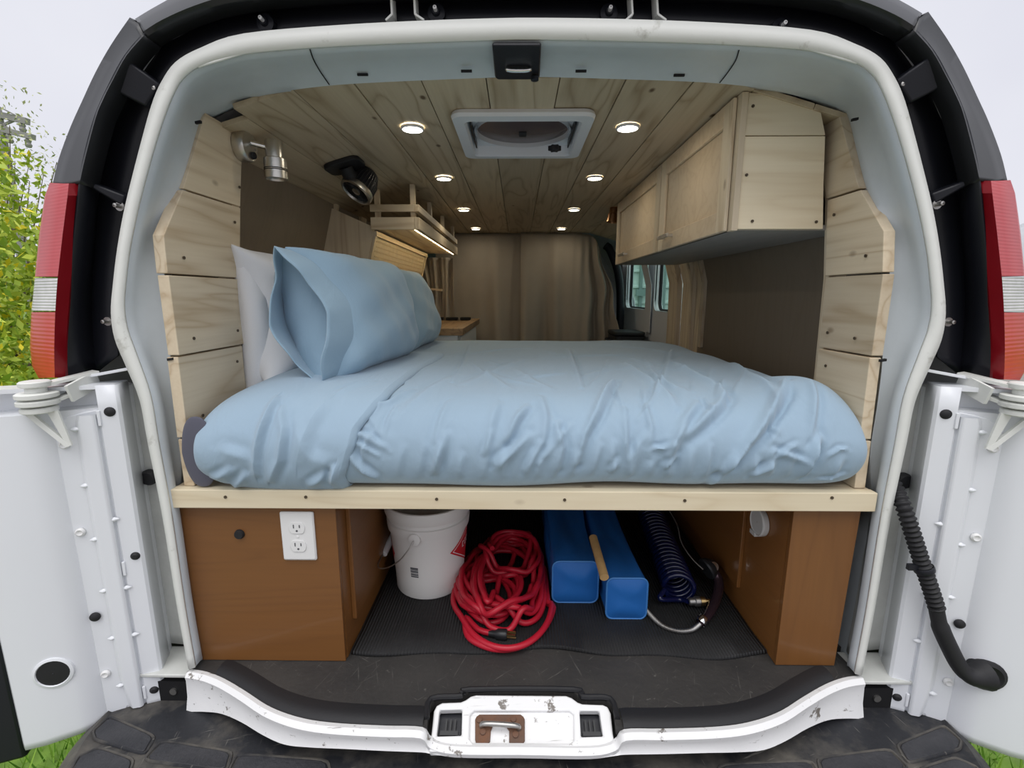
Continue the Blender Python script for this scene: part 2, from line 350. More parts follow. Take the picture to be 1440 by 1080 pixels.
# ... and continues behind the van where the photographer stands
ma3 = N('ShaderNodeMath'); ma3.operation = 'MULTIPLY_ADD'; ma3.inputs[1].default_value = 1.2; L(n2.outputs['Fac'], ma3.inputs[0]); L(sep.outputs['Y'], ma3.inputs[2])
mr3 = N('ShaderNodeMapRange'); mr3.inputs['From Min'].default_value = -30.2; mr3.inputs['From Max'].default_value = -30.5; L(ma3.outputs[0], mr3.inputs['Value'])
mm = N('ShaderNodeMath'); mm.operation = 'MAXIMUM'; L(mm0.outputs[0], mm.inputs[0]); L(mr3.outputs[0], mm.inputs[1])
mx = N('ShaderNodeMix'); mx.data_type = 'RGBA'; L(mm.outputs[0], mx.inputs['Factor']); L(gr.outputs[0], mx.inputs['A']); L(gv.outputs[0], mx.inputs['B']); L(mx.outputs['Result'], b.inputs['Base Color'])
b.inputs['Roughness'].default_value = .95
go = g.build('ground', mg, smooth=0, kind='structure'); go.location = (0, 0, GZ); go.data.transform(Matrix.Translation((0, 30, 0))); go.data.transform(Matrix.Translation((0, -30, 0))); go.location.y = 30
go['label'] = 'grassy ground with a pale gravel yard around the van'
# ================================================================== VAN BODY
van = thing('camper_van', (CX, 0, GZ), 'white van with black rear trim, open rear and wood-lined camper interior', 'van')
# outer shell -------------------------------------------------------
sec = [(-.95, -.42), (-.985, .0), (-1.0, .35), (-1.0, .66), (-.975, .80), (-.90, 1.02), (-.845, 1.12), (-.775, 1.225), (-.69, 1.32), (-.56, 1.375), (-.35, 1.405), (-.1, 1.415)]
sec = [(x+CX*0, z) for x, z in sec]; full = sec+[(2*CX-x, z) for x, z in reversed(sec)]
ys_ = [.04, .5, 1.74, 3.15, 3.7]
sh = MB()
for i in range(len(ys_)-1):
    for j in range(len(full)-1):
        (x0, z0), (x1, z1) = full[j], full[j+1]
        if i == 2 and j >= 12 and min(z0, z1) >= .65 and max(z0, z1) <= 1.13: continue     # side windows
        sh.add([(x0, ys_[i], z0), (x1, ys_[i], z1), (x1, ys_[i+1], z1), (x0, ys_[i+1], z0)], [(0, 1, 2, 3)])
sh.add([(x, 3.7, z) for x, z in full], [tuple(range(len(full)))])
sh.build('body_shell', M['paint'], van, smooth=35, weld=True, solid=.004)
MB().box(-.86, .88, -.03, 3.6, -.34, -.03).build('underbody', M['dark'], van, smooth=0)
# profile curves of the rear opening (left half, mirrored)
def half(pts): return [P(u, v, y=y) for u, v, y in pts]
F0 = half([(268, 938, -.03), (252, 850, -.03), (231, 720, -.03), (211, 620, -.03), (200, 562, -.03), (181, 515, -.03), (165, 476, -.03), (160, 440, -.03), (163, 400, -.028), (169, 350, -.025), (178, 300, -.02), (190, 250, -.015), (204, 196, -.01), (217, 150, -.005), (231, 117, 0), (250, 90, 0), (285, 70, 0), (345, 50, 0), (480, 38, 0), (620, 31, 0), (728, 28, 0)])
F1 = half([(276, 936, -.03), (261, 850, -.03), (242, 720, -.03), (224, 620, -.03), (213, 556, -.03), (194, 500, -.03), (181, 464, -.03), (176, 430, -.03), (179, 390, -.028), (184, 350, -.025), (195, 296, -.02), (210, 238, -.015), (226, 184, -.01), (243, 138, -.005), (258, 112, 0), (282, 94, 0), (320, 82, 0), (370, 74, 0), (480, 66, 0), (620, 60, 0), (728, 57, 0)])
J = half([(284, 934, .03), (270, 850, .03), (254, 720, .03), (256, 640, .03), (247, 572, .03), (241, 520, .03), (238, 470, .03), (234, 420, .03), (231, 380, .03), (232, 340, .04), (246, 300, .06), (262, 262, .10), (275, 215, .15), (287, 170, .20), (300, 163, .22), (318, 154, .215), (345, 142, .20), (390, 130, .17), (480, 119, .145), (620, 112, .132), (728, 108, .13)])
def sm(c): return cr_spline(c, 4)
def wholecurve(c): c = sm(c); return c+[Vector((2*CX-p.x, p.y, p.z)) for p in reversed(c[:-1])]
F0w, F1w, Jw = wholecurve(F0), wholecurve(F1), wholecurve(J)
n_ = len(F0w); F1b = [p+Vector((0, .022, 0)) for p in F1w]
Mid = []
for i in range(n_):
    a, c = F1b[i], Jw[i]; m_ = a.lerp(c, .55); out = Vector((m_.x-CX, 0, m_.z-.75)).normalized()
    Mid.append(m_+out*.010*min(1, max(0, (m_.z-.3)*3)))
Mid2 = [a.lerp(c, .62)+Vector((0, .004, 0)) for a, c in zip(Mid, Jw)]
flm = MB().loft([F0w, [p.lerp(q, .5)+Vector((0, -.0015, 0)) for p, q in zip(F0w, F1w)], F1w]).build('weld_flange', M['flange'], van, smooth=50, solid=-.006)
jm = MB().loft([F1w, F1b, [a.lerp(b, .5) for a, b in zip(F1b, Mid)], Mid, Mid2, Jw, [p+Vector((0, .30, 0)) if p.z < .40 else p+Vector((-.02 if p.x < CX-.5 else .02 if p.x > CX+.5 else 0, .006 if abs(p.x-CX) < .5 else .05, .03 if abs(p.x-CX) < .5 else .015 if p.z > 1.2 else 0)) for p in Jw]])
jamb = jm.build('door_jamb', M['jamb'], van, smooth=60, solid=-.004)
# jamb slots and seams
jb = BVHTree.FromPolygons([tuple(v_) for v_ in jm.v], jm.f)
for ln in ([(436, 70), (441, 84), (450, 100), (463, 119)], [(1039, 71), (1034, 86), (1022, 104), (1010, 119)]):
    hp_ = []
    for p in cr_spline([(a, b, 0) for a, b in ln], 4):
        r_ = jb.ray_cast(CAM, ray(p.x, p.y).normalized())
        if r_[0]: hp_.append(r_[0]-ray(p.x, p.y).normalized()*.0045)
    if len(hp_) > 2: MB().tube(hp_, .0012, 5).build('seam', M['dark'], jamb)
for u, v in ((510, 105), (656, 100), (817, 100), (955, 106)):
    p = P(u, v, z=1.287); MB().box(p.x-.011, p.x+.011, p.y-.002, p.y+.002, p.z-.002, p.z+.002).build('slot', M['dark'], jamb, smooth=0)
for sgn in (1, -1):
    for u, v, y in ((279, 172, .12), (240, 505, -.0)):
        p = P(u, v, y=y); x = p.x if sgn == 1 else 2*CX-p.x
        MB().obox((x, p.y, p.z), (.006, 0, .001), (0, .003, 0), (0, 0, .0025)).build('clip_hole', M['dark'], jamb, smooth=0)
    # overlapping sealer cap at the upper corner
    pts = [P(u, v, y=y) for u, v, y in ((250, 84, -.008), (262, 78, -.009), (300, 66, -.010), (345, 52, -.010), (352, 70, -.010), (300, 86, -.010), (277, 93, -.009), (262, 88, -.009))]
    m = MB().prism([p+Vector((0, .0045, 0)) for p in pts], (0, .004, 0)); (m if sgn == 1 else m.mir()).build('seam_sealer', M['flange'], van, bevel=.0015)
# black rear pillars: recessed gutter + outer trim ------------------------------------------------
C = half([(94, 528, -.02), (97, 430, -.025), (104, 350, -.03), (113, 268, -.035), (121, 220, -.035), (136, 165, -.03), (157, 118, -.028), (178, 80, -.025), (206, 48, -.02), (230, 34, -.02), (275, 16, -.02), (330, 3, -.02), (420, -8, -.02), (560, -16, -.02), (728, -20, -.02)])
G1 = half([(135, 526, .045), (128, 430, .05), (133, 350, .05), (140, 268, .05), (150, 220, .05), (165, 165, .05), (182, 124, .05), (203, 90, .05), (228, 66, .05), (250, 52, .05), (292, 34, .05), (345, 22, .05), (430, 12, .05), (570, 4, .05), (728, 2, .05)])
G2 = half([(165, 500, .03), (164, 440, .03), (168, 370, .035), (182, 300, .035), (192, 255, .035), (206, 200, .035), (219, 155, .035), (233, 121, .03), (252, 95, .03), (272, 82, .03), (312, 66, .03), (360, 53, .03), (440, 45, .03), (590, 37, .03), (728, 33, .03)])
Cw, G1w, G2w = wholecurve(C), wholecurve(G1), wholecurve(G2)
gut = MB().loft([Cw, [a.lerp(b, .35)+Vector((0, .02, 0)) for a, b in zip(Cw, G1w)], G1w, G2w]).build('rear_gutter', M['black'], van, smooth=45, solid=-.004)
# outer trim strips (left, right) and roof trim
for sgn in (1, -1):
    S = half([(82, 262, .03), (90, 228, .03), (106, 185, .03), (122, 150, .03), (142, 108, .03), (165, 67, .03), (192, 30, .03)])
    Sm = half([(92, 262, -.012), (101, 228, -.012), (117, 185, -.010), (133, 149, -.008), (152, 108, -.006), (173, 72, -.004), (197, 35, -.002)])
    C2 = half([(113, 258, -.035), (121, 222, -.035), (136, 166, -.03), (147, 139, -.03), (159, 115, -.028), (179, 79, -.025), (204, 50, -.02)])
    C3 = [p+Vector((.004, .03, -.004)) for p in C2]
    cs = [sm([p+Vector((.02, .10, 0)) for p in S]), sm(S), sm([a.lerp(b, .5)+Vector((-.006, -.006, .003)) for a, b in zip(S, Sm)]), sm(Sm), sm(C2), sm(C3)]
    m = MB().loft(cs); (m if sgn == 1 else m.mir()).build('pillar_trim', M['satin'], van, smooth=35, solid=-.004)
    # ledges in the recess
    for a, b_, c_, d_ in (((150, 122), (180, 85), (225, 118), (205, 150)), ((116, 258), (118, 252), (176, 275), (172, 290))):
        q = [P(*a, y=-.02), P(*b_, y=-.02), P(*c_, y=.0), P(*d_, y=.0)]
        m = MB().prism(q, (0, .04, 0)); (m if sgn == 1 else m.mir()).build('gutter_ledge', M['black'], van, bevel=.004)
    for u, v, y in ((222, 127, .01), (168, 290, .0), (151, 452, .01)):
        p = P(u, v, y=y); m = MB().lathe([(.009, .02), (.009, 0), (.004, 0), (.004, -.012), (.001, -.013)], p, (0, 1, 0), 12)
        st = (m if sgn == 1 else m.mir()).build('stud', M['steel'], van)
Rt0 = half([(192, 30, .04), (222, 12, .04), (275, -15, .04), (340, -32, .04), (450, -48, .04), (590, -57, .04), (728, -60, .04)])
Rt1 = half([(198, 36, 0), (226, 19, 0), (275, -3, 0), (335, -18, 0), (440, -32, 0), (585, -40, 0), (728, -43, 0)])
Rt2 = half([(204, 46, -.02), (230, 29, -.022), (276, 9, -.022), (332, -6, -.022), (430, -18, -.022), (575, -26, -.022), (728, -29, -.022)])
Rt3 = half([(206, 50, -.018), (231, 34, -.018), (277, 14, -.018), (333, 0, -.018), (428, -12, -.018), (572, -20, -.018), (728, -23, -.018)])
MB().loft([wholecurve([p+Vector((.03*(1 if p.x < 0 else 0), .12, -.0)) for p in Rt0]), wholecurve(Rt0), wholecurve(Rt1), wholecurve(Rt2), wholecurve(Rt3), wholecurve([p+Vector((0, .03, -.002)) for p in Rt3])]).build('roof_trim', M['satin'], van, smooth=35, solid=-.004)
for u, v in ((371, 30), (613, 16), (857, 16), (1099, 37)):
    p = P(u, v, y=.02); q = MB().lathe([(.016, .03), (.016, .004), (.008, .002), (.006, -.004)], p, (0, 1, 0), 16, cap1=True).build('bolt_base', M['black'], van)
    MB().lathe([(.0035, .004), (.0035, -.014), (.001, -.015)], p, (0, 1, 0), 10).build('stud', M['whiteplastic'], q)
for u0, u1 in ((551, 583), (884, 919)):
    hb = None
    for k, (ua, ub) in enumerate(((u0-3, u0+4), (u1, u1+14))):
        a, b_ = P(u0 if k == 0 else u1, -30, y=.015), P((u0+3) if k == 0 else (u1+3), 26, y=.02)
        m = MB().bar(a, b_, .004, .03, (0, 1, 0))
        e = b_+Vector((-.012 if k == 0 else .016, .0, -.010)); m.bar(b_, e, .004, .03, (0, 1, 0))
        o = m.build('hinge_bracket', M['flange'], van, bevel=.001)
# header latch plate
q = [P(u, v, y=y) for u, v, y in ((692, 59, -.004), (761, 59, -.004), (759, 104, .115), (754, 108, .12), (700, 108, .12), (696, 104, .115))]
lp = MB().prism(q, (0, -.004, -.008)).build('latch_plate', M['black'], van, bevel=.003)
a = P(712, 92, y=.07); b_ = P(746, 92, y=.07)
MB().tube(cr_spline([a+Vector((0, .01, .012)), a+Vector((.001, 0, -.004)), a+Vector((.007, -.004, -.010)), b_+Vector((-.007, -.004, -.010)), b_+Vector((-.001, 0, -.004)), b_+Vector((0, .01, .012))], 5), .0045, 10).build('striker_loop', M['chrome'], lp)
MB().lathe([(.008, 0), (.008, .006), (.003, .008)], P(752, 107, y=.10)+Vector((0, 0, -.002)), (0, 0, -1), 14, cap1=True).build('screw_head', M['black'], lp)
# tail lamps --------------------------------------------------------------------------------------
def tail(sgn):
    rows = [258, 275, 300, 330, 360, 389, 391, 415, 437, 439, 465, 490, 515, 531]
    def ip(tab, v):
        for (v0, u0), (v1, u1) in zip(tab, tab[1:]):
            if v <= v1: return u0+(u1-u0)*(v-v0)/(v1-v0)
        return tab[-1][1]
    outer = [(255, 72), (265, 65), (280, 62), (330, 55), (400, 48), (450, 43), (500, 42), (520, 46), (531, 54)]
    ridge = [(255, 88), (275, 84), (330, 78), (400, 70), (450, 67), (500, 66), (520, 68), (531, 72)]
    edge = [(255, 97), (275, 95), (330, 88), (400, 80), (450, 77), (500, 76), (531, 77)]
    inner = [(255, 115), (330, 106), (400, 99), (450, 95), (500, 92), (531, 92)]
    MI = lambda m: m if sgn == 1 else m.mir()
    def seg(rws, kinds):
        cs = []
        for v in rws:
            dz = .012 if v in (258, 531) else 0
            pts = {'b': P(ip(outer, v), v, y=.03)+Vector((.012, .06, 0)), 'o': P(ip(outer, v), v, y=.03), 'r': P(ip(ridge, v), v, y=-.035+dz), 'e': P(ip(edge, v), v, y=-.05+dz), 'i': P(ip(inner, v), v, y=-.028), 'k': P(ip(inner, v), v, y=-.028)+Vector((-.022, .05, 0))}
            if kinds == 'lens': cs.append([pts['b'], pts['o'], pts['o'].lerp(pts['r'], .5)+Vector((-.006, -.006, 0)), pts['r'], pts['e']])
            else: cs.append([pts['e'], pts['i'], pts['k']])
        return MI(MB().loft(cs))
    allp = MI(MB().loft([[P(ip(outer, v), v, y=.03)+Vector((.012, .06, 0)), P(ip(inner, v), v, y=-.028)+Vector((-.022, .05, 0))] for v in rows]))
    lamp = allp.build('tail_lamp', M['lensdark'], van, label='red tail lamp with clear reversing lens')
    seg([258, 275, 300, 330, 360, 389], 'lens').build('brake_lens', M['lensred'], lamp, smooth=30)
    seg([391, 415, 437], 'lens').build('reversing_lens', M['lensclear'], lamp, smooth=30)
    seg([439, 465, 490, 515, 531], 'lens').build('turn_lens', M['lensorange'], lamp, smooth=30)
    seg(rows, 'side').build('bezel', M['lensdark'], lamp, smooth=30)
    for v in (258, 531):      # top and bottom closing faces
        pts = [P(ip(outer, v), v, y=.03)+Vector((.012, .06, 0)), P(ip(outer, v), v, y=.03), P(ip(ridge, v), v, y=-.023), P(ip(edge, v), v, y=-.038), P(ip(inner, v), v, y=-.028), P(ip(inner, v), v, y=-.028)+Vector((-.022, .05, 0))]
        MI(MB().add(pts, [tuple(range(6))])).build('lens_cap', M['lensdark'], lamp, smooth=0)
tail(1); tail(-1)
# lower corner panels beside the opening ----------------------------------------------------------
for sgn in (1, -1):
    lowF = [p for p in sm(F0) if p.z < .668]
    c0 = [p+Vector((.0, .004, 0)) for p in lowF]; c1 = [Vector((p.x-.018, .035, p.z)) for p in lowF]; c2 = [Vector((-.85, .045, p.z)) for p in lowF]; c3 = [Vector((-.97, .03, p.z)) for p in lowF]
    m = MB().loft([c0, c1, c2, c3]); cp = (m if sgn == 1 else m.mir()).build('corner_panel', M['gravelpaint'], van, smooth=50, solid=-.003)
    p = P(212, 672, y=.03); m = MB().lathe([(.018, .008), (.018, 0), (.014, -.006), (.004, -.007)], p+Vector((-.006, 0, 0)), (0, 1, 0), 20, cap1=True)
    (m if sgn == 1 else m.mir()).build('grommet', M['rubber'], cp)
    # white ledge under the lamp, small bracket with bolt at the bottom
    q = [P(92, 533, y=-.02), P(178, 517, y=-.02), P(180, 521, y=-.02), P(92, 537, y=-.02)]
    m = MB().prism(q, (0, .05, 0)); (m if sgn == 1 else m.mir()).build('lamp_shelf', M['paint'], van, bevel=.001)
    m = MB().box(-.86, -.742, -.04, .05, -.012, -.004); (m if sgn == 1 else m.mir()).build('sill_end', M['gravelpaint'], van, bevel=.002)
    m = MB().box(-.90, -.742, -.02, .03, -.10, -.014); (m if sgn == 1 else m.mir()).build('body_mount', M['bumper'], van, bevel=.004)
    m = MB().lathe([(.013, 0), (.013, .006), (.008, .006), (.008, .014)], (-.79, -.02, -.055), (0, -1, 0), 12, cap1=True); (m if sgn == 1 else m.mir()).build('bolt', M['steel'], van)
# threshold sill ----------------------------------------------------------------------------------
T = [P(u, v, z=0.0) for u, v in ((262, 948), (285, 952), (310, 962), (340, 980), (370, 1000), (400, 1013), (435, 1022), (480, 1027), (540, 1030), (592, 1032))]+[P(u, v, y=y) for u, v, y in ((606, 1046, -.183), (640, 1054, -.189), (728, 1055, -.190))]
B = [P(u, v, y=y) for u, v, y in ((262, 1001, -.056), (288, 1001, -.066), (312, 1004, -.082), (340, 1016, -.112), (370, 1034, -.145), (400, 1047, -.165), (435, 1051, -.175), (480, 1053, -.182), (540, 1056, -.186), (592, 1058, -.188), (606, 1060, -.189), (640, 1064, -.193), (728, 1065, -.194))]
Tw, Bw = wholecurve(T), wholecurve(B)
Tin = [p+Vector((0, .014, .001)) for p in Tw]
lip = [p+Vector((0, -.006, -.004)) for p in Tw]; lip2 = [p+Vector((0, -.004, -.014)) for p in Tw]
sill = MB().loft([[p+Vector((0, .004, -.012)) for p in Tin], Tin, [p+Vector((0, .003, .004)) for p in Tw], lip, lip2, [a.lerp(b, .55)+Vector((0, .004, 0)) for a, b in zip(lip2, Bw)], Bw, [p+Vector((0, .02, -.005)) for p in Bw]]).build('threshold_sill', M['sill'], van, smooth=50)
# latch housing in the middle of the sill: a ramp with two pockets
p0 = P(728, 978, z=.006); p1 = P(728, 1052, y=-.185); ex = Vector((1, 0, 0)); n = ex.cross(p1-p0).normalized(); n = n if n.dot(CAM-p0) > 0 else -n
pl = lambda u, v: PP(u, v, p0, n)
outer = [pl(u, v) for u, v in ((603, 1057), (607, 1030), (610, 1000), (614, 992), (622, 988), (648, 987), (655, 984), (662, 979), (670, 977), (796, 978), (804, 981), (812, 987), (820, 990), (848, 991), (855, 994), (859, 1003), (862, 1032), (867, 1057))]
holes = [[pl(u, v) for u, v in ((618, 998), (650, 997), (649, 1034), (614, 1035))], [pl(u, v) for u, v in ((815, 999), (843, 999), (848, 1035), (817, 1036))], [pl(u, v) for u, v in ((661, 1004), (667, 999), (801, 999), (807, 1004), (807, 1041), (802, 1045), (664, 1045), (660, 1040))]]
hs = MB().prism(outer, -n*.02, holes).build('latch_housing', M['sill'], van, bevel=.003)
MB().prism([p-n*.009 for p in holes[2]], -n*.004).build('recess_plate', M['sill'], hs)
for h in holes[:2]:
    c_ = sum(h, Vector())/4
    MB().prism([c_+(p-c_)*1.04-n*.022 for p in h], -n*.003).build('latch_pocket', M['black'], hs)
    m = MB()
    for k in (-.3, 0, .3): m.obox(c_-n*.018+ex*k*.03, ex*.002, (p1-p0).normalized()*.012, n*.003)
    m.build('pocket_ribs', M['satin'], hs)
    MB().obox(c_-n*.008+(p1-p0).normalized()*.018, ex*.018, (p1-p0).normalized()*.004, n*.006).build('pocket_lip', M['satin'], hs)
# raised frame around the recessed centre
ctr = [pl(u, v)+n*.001 for u, v in ((662, 1000), (806, 1000), (808, 1046), (660, 1046))]
strk = [pl(u, v)-n*.0085 for u, v in ((668, 1010), (670, 1006), (674, 1003), (732, 1003), (736, 1006), (738, 1010), (738, 1040), (735, 1045), (730, 1046), (720, 1046), (716, 1042), (716, 1026), (711, 1019), (694, 1017), (690, 1026), (689, 1041), (685, 1045), (674, 1046), (669, 1043), (668, 1038))]
sp = MB().prism(strk, n*.004).build('striker_plate', M['rust'], hs, bevel=.001)
a, b_ = pl(680, 1020)+n*.006, pl(727, 1023)+n*.006
MB().tube(cr_spline([a-n*.012-Vector((.004, 0, 0)), a, a.lerp(b_, .5)+n*.003, b_, b_-n*.012+Vector((.004, 0, 0))], 5), .005, 10).build('striker_bar', M['steel'], sp)
for u, v in ((674, 1011), (722, 1010), (679, 1028), (725, 1032)):
    MB().lathe([(.006, 0), (.006, .003), (.002, .004)], pl(u, v)-n*.0045, n, 12, cap1=True).build('rivet', M['rust'], sp)
# bumper ------------------------------------------------------------------------------------------
bz = -.092
out = [Vector((-.940, .03, bz)), Vector((-.945, -.02, bz)), Vector((-.945, -.08, bz)), Vector((-.93, -.16, bz)), Vector((-.88, -.25, bz)), Vector((-.78, -.31, bz)), Vector((-.55, -.35, bz)), Vector((-.2, -.365, bz)), Vector((CX, -.367, bz))]
ob_ = wholecurve(out); inn = [Vector((CX+(p.x-CX)*.975, p.y+.018 if p.y < .02 else p.y, bz+.008)) for p in ob_]
inn2 = [Vector((CX+(p.x-CX)*.94, .034, bz+.008)) for p in ob_]
bp_ = MB().loft([[p+Vector((0, .03, -.2)) for p in ob_], [p+Vector((0, 0, -.16)) for p in ob_], [p+Vector((0, 0, -.012)) for p in ob_], inn, [a.lerp(b, .1)+Vector((0, 0, -.005)) for a, b in zip(inn, inn2)], inn2, [Vector((p.x, .06, bz-.02)) for p in inn2]])
bump = bp_.build('rear_bumper', M['bumper'], van, smooth=40, solid=-.004)
pads = [[(133, 1030), (155, 1010), (216, 1037), (202, 1061), (136, 1041)], [(230, 1044), (324, 1059), (316, 1085), (205, 1070)], [(337, 1063), (458, 1071), (462, 1100), (322, 1095)], [(112, 1066), (140, 1054), (186, 1070), (176, 1100), (95, 1100)]]
for pd in pads:
    c = [P(u, v, z=bz+.007) for u, v in pd]
    cc = sum(c, Vector())/len(c); rc = []
    for i, p in enumerate(c):
        a, d = c[i-1], c[(i+1) % len(c)]
        for t_ in (0, .5, 1):
            q1 = p+(a-p)*.18*(1-t_); q2 = p+(d-p)*.18*t_; rc.append(q1.lerp(q2, t_) if 0 < t_ < 1 else (q1 if t_ == 0 else q2))
    for sgn in (1, -1):
        m = MB().prism([p-Vector((0, 0, .006)) for p in rc], (0, 0, .010)); (m if sgn == 1 else m.mir()).build('step_pad', M['pad'], bump, bevel=.002)
        m = MB().tube([p+Vector((0, 0, .002)) for p in cr_spline([cc+(p-cc)*1.06 for p in rc], 2, True)], .003, 6, closed=True); (m if sgn == 1 else m.mir()).build('pad_outline', M['bumper'], bump)
# rear half-doors ---------------------------------------------------------------------------------
AL = R(20); DA = Vector((-.83, -.03, 0)); DD = Vector((-math.cos(AL), -math.sin(AL), 0)); DN = Vector((math.sin(AL), -math.cos(AL), 0))
def dp(s, z, d=0): return DA+DD*s+DN*d+Vector((0, 0, z))
def rear_door(sgn):
    MI = lambda m: m if sgn == 1 else m.mir()
    W = .66; zb = lambda s: -.088-.028*min(1, max(0, s/.24)); zt = lambda s: .662-.004*s
    # shell: flat stampings in vertical strips
    prof = [(-.014, -.05), (-.014, -.004), (-.010, 0), (.020, 0), (.022, -.004), (.030, -.006), (.100, -.006), (.104, -.002), (.118, .010), (.140, .016), (.200, .017), (.238, .012), (.244, .004), (.246, -.03)]
    rows = [0, .02, .25, .5, .75, .9, .96, 1]; cs = []
    for k in [0, .02, .25, .5, .75, .9, .935, .94, 1]:
        row = []
        for s, d in prof:
            z = zb(s)+(zt(s)-zb(s))*k; dd = d*(1 if k < .9 else .7) if d > 0 else d
            if k > .936 and .02 < s < .24: dd = -.045
            row.append(dp(s, z, dd))
        cs.append(row)
    m = MB().loft(cs)
    m.prism([dp(-.014, .656, -.05), dp(.246, .656, -.05), dp(.246, .656, 0), dp(-.010, .656, 0)], Vector((0, 0, .006)))
    dr = MI(m).build('rear_door', M['paint'], van, smooth=30, solid=-.002, label='white rear half-door swung wide open')
    sl = MB().prism([dp(-.014, -.088, -.035), dp(.24, -.118, -.035), dp(W, -.125, -.035), dp(W, .655, -.035), dp(-.014, .655, -.035)], -DN*.045)
    MI(sl).build('outer_skin', M['paint'], dr, bevel=.006)
    MI(MB().prism([dp(.25, -.15, -.004), dp(W-.02, -.16, -.004), dp(W-.02, .60, -.004), dp(.25, .60, -.004)], -DN*.03)).build('inner_trim_panel', M['black'], dr, bevel=.008)
    # reinforcement plate with rounded upper corner
    poly = [(.026, -.086), (.060, -.080), (.066, -.092), (.100, -.098), (.101, .55), (.099, .575), (.090, .592), (.074, .602), (.05, .608), (.026, .612)]
    pt = MB().prism([dp(s, z, -.003) for s, z in poly], -DN*.006)
    # bent half nearest the hinge edge, with stamped dimples along the crease
    cs = []
    for z, se in ((-.080, .056), (.0, .066), (.25, .066), (.50, .066), (.590, .064), (.604, .060)):
        cs.append([dp(.0262, z, -.006), dp(.0265, z, .006), dp(.030, z, .010), dp(se-.010, z, .0085), dp(se, z, -.0025)])
    pt.loft(cs)
    for s, z in ((.068, .575), (.068, .455), (.028, .375), (.068, .335), (.026, .215), (.068, .215), (.068, .10), (.026, .10), (.068, -.02)):
        c = dp(s-.004, z, .002 if s > .05 else .004); pt.add([c+DD*-.011, c+Vector((0, 0, .006)), c+DD*.011, c+Vector((0, 0, -.006)), c+DN*.006], [(0, 1, 4), (1, 2, 4), (2, 3, 4), (3, 0, 4)])
    MI(pt).build('reinforcement_plate', M['paint'], dr, smooth=25, bevel=.002)
    for s, z in ((.087, .545), (.087, .355), (.088, .015)):
        MI(MB().lathe([(.009, 0), (.009, .003), (.006, .006), (.003, .004)], dp(s, z, -.002), DN, 16, cap1=True)).build('rivet', M['whiteplastic'], dr)
    for s, z, r_ in ((.003, .607, .010), (-.001, .285, .009), (.087, .158, .010), (.004, -.05, .009)):
        MI(MB().lathe([(r_, 0), (r_, .003), (r_*.5, .007)], dp(s, z, 0), DN, 16, cap1=True)).build('rubber_buffer', M['rubber'], dr)
    for z0 in (.595, .26, -.05):     # folded tabs on the hinge strip
        MI(MB().obox(dp(.022, z0, .002), DD*.003, Vector((0, 0, .016)), DN*.003)).build('tab', M['paint'], dr, bevel=.001)
    # hinge at the top: arm and stacked pivot washers
    hc = dp(.105, .655, .02)
    h = MB()
    for k, (r_, z) in enumerate(((.024, .020), (.016, .008), (.032, -.002), (.032, -.016), (.028, -.030))):
        h.lathe([(r_*.9, z-.006), (r_, z-.004), (r_, z+.003), (r_*.9, z+.005)], hc, (0, 0, 1), 24, cap0=True, cap1=True)
    a0 = P(118, 533, y=-.03)
    h.bar(hc+Vector((0, 0, .014)), a0+Vector((.0, .03, .010)), .03, .006)
    h.bar(hc+Vector((0, 0, -.022)), a0+Vector((0, .03, -.016)), .03, .006)
    h.bar(hc+Vector((.045, .018, -.004)), a0+Vector((0, .03, -.004)), .006, .034)
    h.prism([hc+Vector((-.030, -.002, -.034)), hc+Vector((-.018, .002, -.034)), hc+Vector((.040, .012, -.105)), hc+Vector((.032, .010, -.108))], DN*.008); h.prism([hc+Vector((.012, .004, -.034)), hc+Vector((.030, .008, -.034)), hc+Vector((.042, .012, -.105)), hc+Vector((.034, .010, -.106))], DN*.006)
    MI(h).build('hinge', M['flange'], dr, smooth=35)
    # round access hole with dark rubber plug
    if sgn == 1:
        c = dp(.165, .057, .0185)
        ring = MB().lathe([(.036, -.004), (.035, .002), (.030, .0035), (.028, .001), (.028, -.004)], c, DN, 28); MI(ring).build('hole_rim', M['paint'], dr)
        MI(MB().lathe([(.029, .0015), (.02, .002), (.001, .0022)], c, DN, 28)).build('hole_plug', M['rubber'], dr)
    return dr
ld = rear_door(1); rd = rear_door(-1)
def mx(p): return Vector((2*CX-p.x, p.y, p.z))
# wiring conduit on the right door
def cpt(u, v, d):      # pixel to the right door's plane, standing off by d
    A = mx(DA); Nn = Vector((-DN.x, DN.y, 0)); return PP(u, v, A+Nn*d, Nn)
path = cr_spline([P(1246, 664, y=.02), P(1258, 684, y=-.01), cpt(1274, 722, .035), cpt(1296, 790, .04), cpt(1312, 838, .04), cpt(1318, 858, .04)], 10)
path = resample(path, 150); rad = [.0135+.0022*math.sin(i*2*math.pi/5) for i in range(150)]
cond = MB().tube(path, rad, 14).build('wiring_conduit', M['rubber'], rd, smooth=60)
pth2 = cr_spline([cpt(1316, 852, .04), cpt(1322, 880, .04), cpt(1334, 908, .038), cpt(1350, 938, .036), cpt(1365, 950, .034), cpt(1382, 948, .02)], 6)
MB().tube(pth2, [.0135]*6+[.0155]*(len(pth2)-6-8)+[.017, .018, .020, .022, .025, .028, .030, .031], 18).build('conduit_boot', M['rubber'], rd, smooth=60)
c = cpt(1386, 948, .016); MB().lathe([(.034, -.01), (.033, .006), (.026, .010), (.018, .006), (.001, .005)], c, Vector((-DN.x, DN.y, 0)), 24).build('boot_flange', M['rubber'], rd)
k = path[104]; t_ = (path[106]-path[102]).normalized()
MB().lathe([(.0175, -.006), (.0185, -.004), (.0185, .004), (.0175, .006)], k, t_, 18).build('conduit_clip', M['black'], rd)
